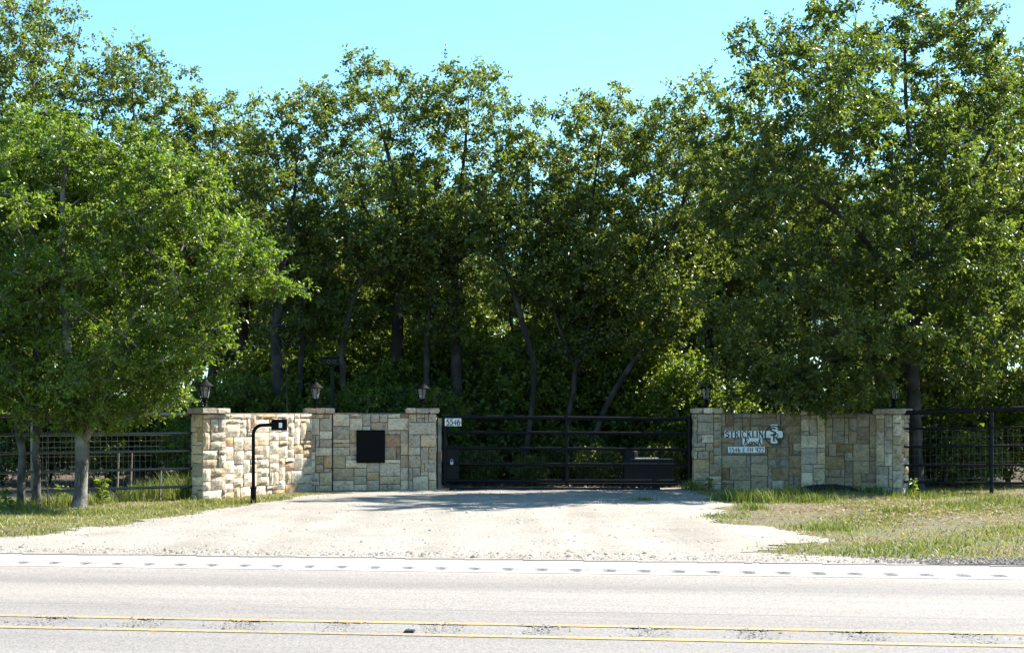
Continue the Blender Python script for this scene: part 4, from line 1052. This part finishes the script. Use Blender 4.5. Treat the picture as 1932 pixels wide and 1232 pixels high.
# the big oak at the right
tree('R', 'oak_tree', 'tall oak with a straight scaly trunk beside the rightmost wall pillar', None, 30.3,
     [[(1729, 928), (1724, 760), (1722, 620), (1727, 500), (1716, 330), (1710, 180), (1706, 40)], [(1722, 640), (1660, 480, -.6), (1560, 380, -1), (1470, 330, -1.2)], [(1724, 520), (1820, 380, -.3), (1880, 260, 0)], [(1724, 690), (1640, 640, -1), (1540, 620, -1.6)], [(1714, 300), (1600, 200, -.2), (1480, 120, -.4)]],
     [(1690, 130, 31.4, 220, 170, 2.0), (1640, 390, 30.2, 290, 210, 2.7), (1550, 610, 29.6, 280, 140, 2.2), (1860, 480, 31.2, 170, 330, 2.2), (1545, 715, 29.0, 130, 55, 1.1), (1500, 745, 28.9, 120, 40, .7), (1595, 762, 28.9, 75, 26, .45), (1655, 690, 29.2, 80, 45, .8), (1400, 690, 29.8, 90, 60, .8), (1440, 110, 30.5, 62, 80, .8), (1410, 330, 30.4, 110, 140, 1.4), (1830, 130, 31.2, 110, 120, 1.4), (1820, 690, 30.2, 130, 70, 1.2), (1500, 760, 28.9, 45, 25, .4), (1510, 290, 27.8, 110, 110, 1.0), (1600, 180, 27.8, 110, 100, 1.1), (1480, 150, 27.6, 60, 60, .8)],
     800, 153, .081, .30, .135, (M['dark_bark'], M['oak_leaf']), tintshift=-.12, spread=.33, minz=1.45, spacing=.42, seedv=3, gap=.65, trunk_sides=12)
# the oaks of the front row
rows = [
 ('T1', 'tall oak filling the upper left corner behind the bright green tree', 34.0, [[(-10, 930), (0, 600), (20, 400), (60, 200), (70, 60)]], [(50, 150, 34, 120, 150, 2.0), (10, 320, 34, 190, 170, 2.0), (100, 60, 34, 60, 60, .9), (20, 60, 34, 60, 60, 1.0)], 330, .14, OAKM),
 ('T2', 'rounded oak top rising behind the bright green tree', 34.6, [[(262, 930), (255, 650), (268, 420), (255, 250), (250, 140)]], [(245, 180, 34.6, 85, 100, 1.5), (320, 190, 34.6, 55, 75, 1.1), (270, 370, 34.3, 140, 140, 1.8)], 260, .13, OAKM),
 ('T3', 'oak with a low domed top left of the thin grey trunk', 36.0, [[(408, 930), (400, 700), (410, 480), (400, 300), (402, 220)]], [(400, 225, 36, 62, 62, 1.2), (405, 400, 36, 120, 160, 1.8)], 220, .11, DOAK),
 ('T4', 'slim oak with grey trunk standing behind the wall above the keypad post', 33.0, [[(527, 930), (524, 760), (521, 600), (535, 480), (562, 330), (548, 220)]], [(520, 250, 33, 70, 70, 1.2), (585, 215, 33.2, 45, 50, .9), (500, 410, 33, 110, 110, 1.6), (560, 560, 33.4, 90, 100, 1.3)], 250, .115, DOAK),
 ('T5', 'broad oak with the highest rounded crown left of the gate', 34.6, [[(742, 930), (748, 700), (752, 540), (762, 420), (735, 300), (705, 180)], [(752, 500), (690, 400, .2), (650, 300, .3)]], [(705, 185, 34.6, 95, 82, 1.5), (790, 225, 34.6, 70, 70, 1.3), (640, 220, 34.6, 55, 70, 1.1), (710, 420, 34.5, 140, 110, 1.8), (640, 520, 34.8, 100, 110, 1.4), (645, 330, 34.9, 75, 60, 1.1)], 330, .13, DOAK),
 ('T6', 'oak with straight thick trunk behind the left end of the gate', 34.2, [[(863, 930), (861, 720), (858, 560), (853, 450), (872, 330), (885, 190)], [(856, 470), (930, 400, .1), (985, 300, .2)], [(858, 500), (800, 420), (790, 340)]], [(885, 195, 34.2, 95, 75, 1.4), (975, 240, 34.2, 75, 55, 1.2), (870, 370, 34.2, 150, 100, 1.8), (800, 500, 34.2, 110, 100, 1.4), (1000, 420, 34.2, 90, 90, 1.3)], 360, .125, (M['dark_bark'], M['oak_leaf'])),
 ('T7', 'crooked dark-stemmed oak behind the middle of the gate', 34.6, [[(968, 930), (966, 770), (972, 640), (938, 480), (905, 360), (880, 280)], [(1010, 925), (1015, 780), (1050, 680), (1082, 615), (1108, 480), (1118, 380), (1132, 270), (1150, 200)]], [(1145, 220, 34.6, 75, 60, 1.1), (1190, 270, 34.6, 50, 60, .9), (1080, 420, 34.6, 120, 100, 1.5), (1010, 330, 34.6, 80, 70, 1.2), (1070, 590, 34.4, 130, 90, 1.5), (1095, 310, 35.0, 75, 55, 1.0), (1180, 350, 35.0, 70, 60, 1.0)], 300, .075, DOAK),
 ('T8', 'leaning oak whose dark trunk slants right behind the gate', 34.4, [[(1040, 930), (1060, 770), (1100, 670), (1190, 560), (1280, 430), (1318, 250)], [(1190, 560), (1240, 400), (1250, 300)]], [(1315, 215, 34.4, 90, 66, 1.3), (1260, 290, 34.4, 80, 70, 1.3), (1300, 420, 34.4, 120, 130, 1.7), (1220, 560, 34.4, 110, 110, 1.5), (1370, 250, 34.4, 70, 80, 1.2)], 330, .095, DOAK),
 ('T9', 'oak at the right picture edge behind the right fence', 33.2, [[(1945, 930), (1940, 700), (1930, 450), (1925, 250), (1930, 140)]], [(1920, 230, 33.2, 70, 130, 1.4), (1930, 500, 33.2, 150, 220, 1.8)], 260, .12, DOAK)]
for i, (key, lab, Y, st_, bl, n, rb, mats) in enumerate(rows):
    tree(key, 'oak_tree', lab, 'oaks in the front row behind the wall', Y, st_, bl, int(n * .86), 126, .082, .30, rb, mats, spread=.31, minz=1.6, spacing=.45, seedv=4 + i, gap=.4, tintshift=-.05, multi=(key == 'T7'))

# slender crooked stems between the big trunks
for i, (lab, Y, st_, bl) in enumerate((
  ('thin dark stem leaning left behind the gate, left of the leaning oak', 33.0, [[(985, 925), (1000, 800), (1012, 700), (985, 600), (940, 470), (930, 380)]], [(935, 420, 33.2, 60, 70, .7), (960, 520, 33.2, 60, 60, .7)]),
  ('thin dark stem forking behind the middle gate upright', 33.4, [[(1075, 925), (1072, 800), (1085, 690), (1120, 600), (1128, 480)], [(1085, 690), (1050, 610), (1030, 520)]], [(1125, 500, 33.5, 60, 70, .7), (1035, 530, 33.5, 55, 60, .7), (1090, 660, 33.6, 70, 40, .6)]),
  ('thin slanting stem behind the right half of the gate', 33.2, [[(1105, 925), (1125, 810), (1165, 720), (1230, 640), (1265, 560)]], [(1260, 580, 33.2, 70, 60, .7), (1200, 640, 33.4, 60, 45, .6)]),
  ('thin straight dark stem behind the box-topped green post', 33.6, [[(566, 925), (560, 780), (572, 650), (560, 520), (575, 420)]], [(570, 440, 33.8, 60, 70, .8), (590, 560, 33.9, 60, 50, .6)]),
  ('thin curving stem behind the wall left of the gate lantern', 33.3, [[(668, 925), (660, 790), (640, 680), (655, 580), (700, 500), (720, 440)]], [(710, 470, 33.4, 65, 55, .8), (650, 600, 33.6, 50, 45, .6)]),
  ('thin dark stem behind the lantern left of the gate', 33.8, [[(815, 925), (812, 790), (800, 660), (815, 560), (808, 450)]], [(808, 470, 34, 60, 60, .8), (830, 600, 34, 55, 50, .6)]))):
    tree('S%d' % i, 'slender_oak', lab, 'slender stems behind the wall and gate', Y, st_, bl, 62, 81, .09, .30, .062, DOAK, spread=.34, minz=1.6, spacing=.30, seedv=40 + i)

# understory brush: three kinds, then copies
def shrub(name, h, wdt, ncl, seedv, mats, leaf):
    st_ = [[Vector((random.uniform(-.1, .1), random.uniform(-.1, .1), -.05)), Vector((random.uniform(-.4, .4) * wdt, random.uniform(-.3, .3) * wdt, h * .5)), Vector((random.uniform(-.7, .7) * wdt, random.uniform(-.5, .5) * wdt, h * .9))] for _ in range(4)]
    t = build_tree(name, (0, 0, 0), st_, [((0, 0, h * .52), (wdt, wdt * .8, h * .46)), ((wdt * .4, 0, h * .75), (wdt * .5, wdt * .5, h * .25))], ncl, 81, leaf, .34, .03, mats, spread=.32, minz=.12, spacing=.24, seedv=seedv)
    return t
SH = [shrub('brush_shrub', 2.2, 1.1, 130, 21, (M['bark'], M['brush_leaf']), .075), shrub('brush_shrub', 3.4, 1.2, 170, 22, (M['dark_bark'], M['brush_leaf']), .085), shrub('brush_shrub', 1.5, .9, 90, 23, (M['bark'], M['dark_oak_leaf']), .08)]
shr = []
for (px, Y, k, s_) in ((430, 33.0, 0, 1.0), (480, 35, 1, .9), (600, 33.5, 2, 1.1), (560, 36, 1, 1), (660, 32.6, 0, 1.0), (720, 34, 1, .8), (790, 33.0, 0, 1.0), (840, 35, 1, .9), (905, 34.2, 2, 1.2), (960, 37, 1, 1.0), (1040, 35.5, 0, 1.0), (1110, 36.5, 1, .9),
                       (1180, 34.6, 1, .95), (1250, 35.2, 0, 1.2), (1290, 33.6, 1, .9), (1230, 37, 1, 1.1), (1380, 33.4, 0, 1.0), (1450, 35, 1, .9), (1520, 33.2, 2, 1.1), (1600, 34, 1, .8), (1660, 32.6, 0, .9), (1780, 33, 2, 1.1), (1830, 31.6, 2, .7), (1900, 33.5, 0, 1.0),
                       (300, 35, 1, .8), (200, 34.5, 0, .9), (90, 35, 1, .8), (0, 34, 0, .9), (-90, 35, 1, .8), (370, 34, 0, .9), (2000, 32, 1, .9), (790, 39, 1, 1.5), (830, 45, 1, 1.8), (700, 41, 1, 1.5), (1760, 39, 1, 1.4), (1810, 36, 1, 1.2), (610, 38, 1, 1.4), (990, 40, 1, 1.3), (1080, 33.4, 2, .8), (900, 32.2, 2, .5), (1000, 32.0, 2, .45), (1130, 32.3, 2, .5), (1240, 32.4, 2, .55), (1010, 34, 1, .9), (930, 35, 1, 1.0), (870, 36, 1, 1.1), (760, 36, 1, 1.1), (1150, 35.5, 1, 1.1), (500, 33.6, 0, 1.1), (640, 35.5, 1, 1.0)):
    shr.append((px, Y, k, s_))
used = set(); c_ = 0
for (px, Y, k, s_) in shr:
    o = SH[k] if k not in used else copy_tree(SH[k]); used.add(k)
    x_ = (px - CX) / F * Y; o.location = (x_, Y, float(ground(x_, Y))); o.rotation_euler = (0, 0, random.uniform(0, 6.28)); f = s_ * random.uniform(.9, 1.1); o.scale = (f, f, f)
    tag(o, 'leafy green brush growing under the oaks behind the wall and fences', 'shrub', 'brush under the oaks')
# oaks deeper in the wood, copies of the front row
src = ['T2', 'T3', 'T4', 'T5', 'T6', 'T8', 'T9', 'T1']
deep = []
for Yr, n, j in ((37.5, 12, .8), (43, 14, 1.2), (50, 15, 1.5), (59, 16, 2), (74, 17, 3)):
    hw = Yr * .36 + 2
    for i in range(n): deep.append((-hw + 2 * hw * (i + .5) / n + random.uniform(-j, j) * .6, Yr + random.uniform(-j, j)))
deep += [(7.5, 39.5), (9.2, 41), (6.3, 44), (-2.0, 40), (10.5, 38), (5.0, 38.6)]
for i, (x_, y_) in enumerate(deep):
    o = copy_tree(TREES[src[(i * 5 + i // 8) % 8]]); o.location = (x_, y_, float(ground(x_, y_))); f = random.uniform(.72, .92) * (1.1 if y_ < 41 else 1.0); o.scale = (f, f, f * random.uniform(.9, 1.0)); o.rotation_euler = (0, 0, random.uniform(0, 6.28))
    tag(o, 'oak deeper in the wood, seen between the front row trunks', 'tree', 'oaks deeper in the wood')

# ------------------------------------------------------------------ weeds, sticks, snag
def weed(px, py, h, n, label, group=None, leafl=.10):
    p = G(px, py); t = empty('broadleaf_weed', p); MB().tube([(0, 0, -.02), (.02, 0, h * .5), (-.01, .02, h)], [.008, .006, .003], 6).build('stem', M['stick'], t)
    zz = rng.uniform(.15, 1, n) * h; a = rng.uniform(0, 6.28, n); P = np.stack([np.cos(a) * .01, np.sin(a) * .01, zz], 1); D = np.stack([np.cos(a), np.sin(a), rng.uniform(-.3, .6, n)], 1)
    link('foliage', leaf_mesh('foliage', P, D, leafl, .22, np.clip(rng.normal(.5, .2, n), 0, .97)), M['brush_leaf'], t); tag(t, label, 'weed', group)
weed(193, 952, .42, 70, 'leafy upright weed beside the pale forked trunk', 'weeds by the left fence', .11)
weed(15, 966, .36, 60, 'leafy weed at the far left picture edge', 'weeds by the left fence', .10)
weed(115, 948, .30, 50, 'small leafy weed between the slender trunks and the forked trunk', 'weeds by the left fence', .10)
weed(1702, 930, .50, 90, 'bushy weed at the foot of the rightmost wall pillar', 'weeds by the right wall', .09)
weed(1722, 936, .32, 60, 'low weed in front of the big oak trunk', 'weeds by the right wall', .09)
weed(1340, 926, .26, 40, 'small weed at the foot of the right gate pillar', 'weeds by the right wall', .08)
for px, y0, y1, Y, lab in ((221, 935, 855, 28.1, 'thin pale stick leaning behind the left fence, nearest the forked trunk'), (246, 935, 852, 28.3, 'taller thin pale stick behind the left fence'), (301, 935, 884, 28.0, 'short pale stick behind the left fence near the wall')):
    a = at(px, y0, Y); b = at(px + 3, y1, Y); gz_ = float(ground(a.x, Y))
    tag(MB().tube([(0, 0, -.03), (.015, 0, (b.z - gz_) * .5), (b.x - a.x, .01, b.z - gz_)], [.020, .017, .013], 7).build('dead_stick', M['stick'], None, (a.x, Y, gz_)), lab, 'stick', 'sticks behind the left fence')
# bare dead snag left of the green post
Y = 32.2; s0 = at(545, 930, Y); t = empty('dead_snag', (s0.x, Y, float(ground(s0.x, Y)))); tag(t, 'bare grey dead snag with thin twigs behind the left wall', 'dead tree')
mb = MB(); lo = t.location
def sp_(pts, r_): mb.tube([tuple(at(a, b, Y + (i * .03)) - lo) for i, (a, b) in enumerate(pts)], r_, 6)
sp_([(545, 928), (543, 800), (540, 700), (533, 640)], [.022, .018, .013, .007])
MB_s = mb; mb.build('trunk', M['bark'], t)
for pts, r_ in (([(540, 690), (520, 640), (502, 615)], [.012, .009, .004]), ([(502, 615), (545, 612), (580, 605)], [.008, .006, .003]), ([(541, 700), (560, 640), (567, 585)], [.012, .009, .004]), ([(560, 645), (578, 618), (590, 600)], [.008, .005, .003]), ([(520, 640), (514, 655), (508, 672)], [.006, .004, .003]), ([(536, 670), (525, 700), (521, 720)], [.006, .004, .003])):
    MB().tube([tuple(at(a, b, Y + .02 * i) - lo) for i, (a, b) in enumerate(pts)], [q * .75 for q in r_], 6).build('branch', M['bark'], t)
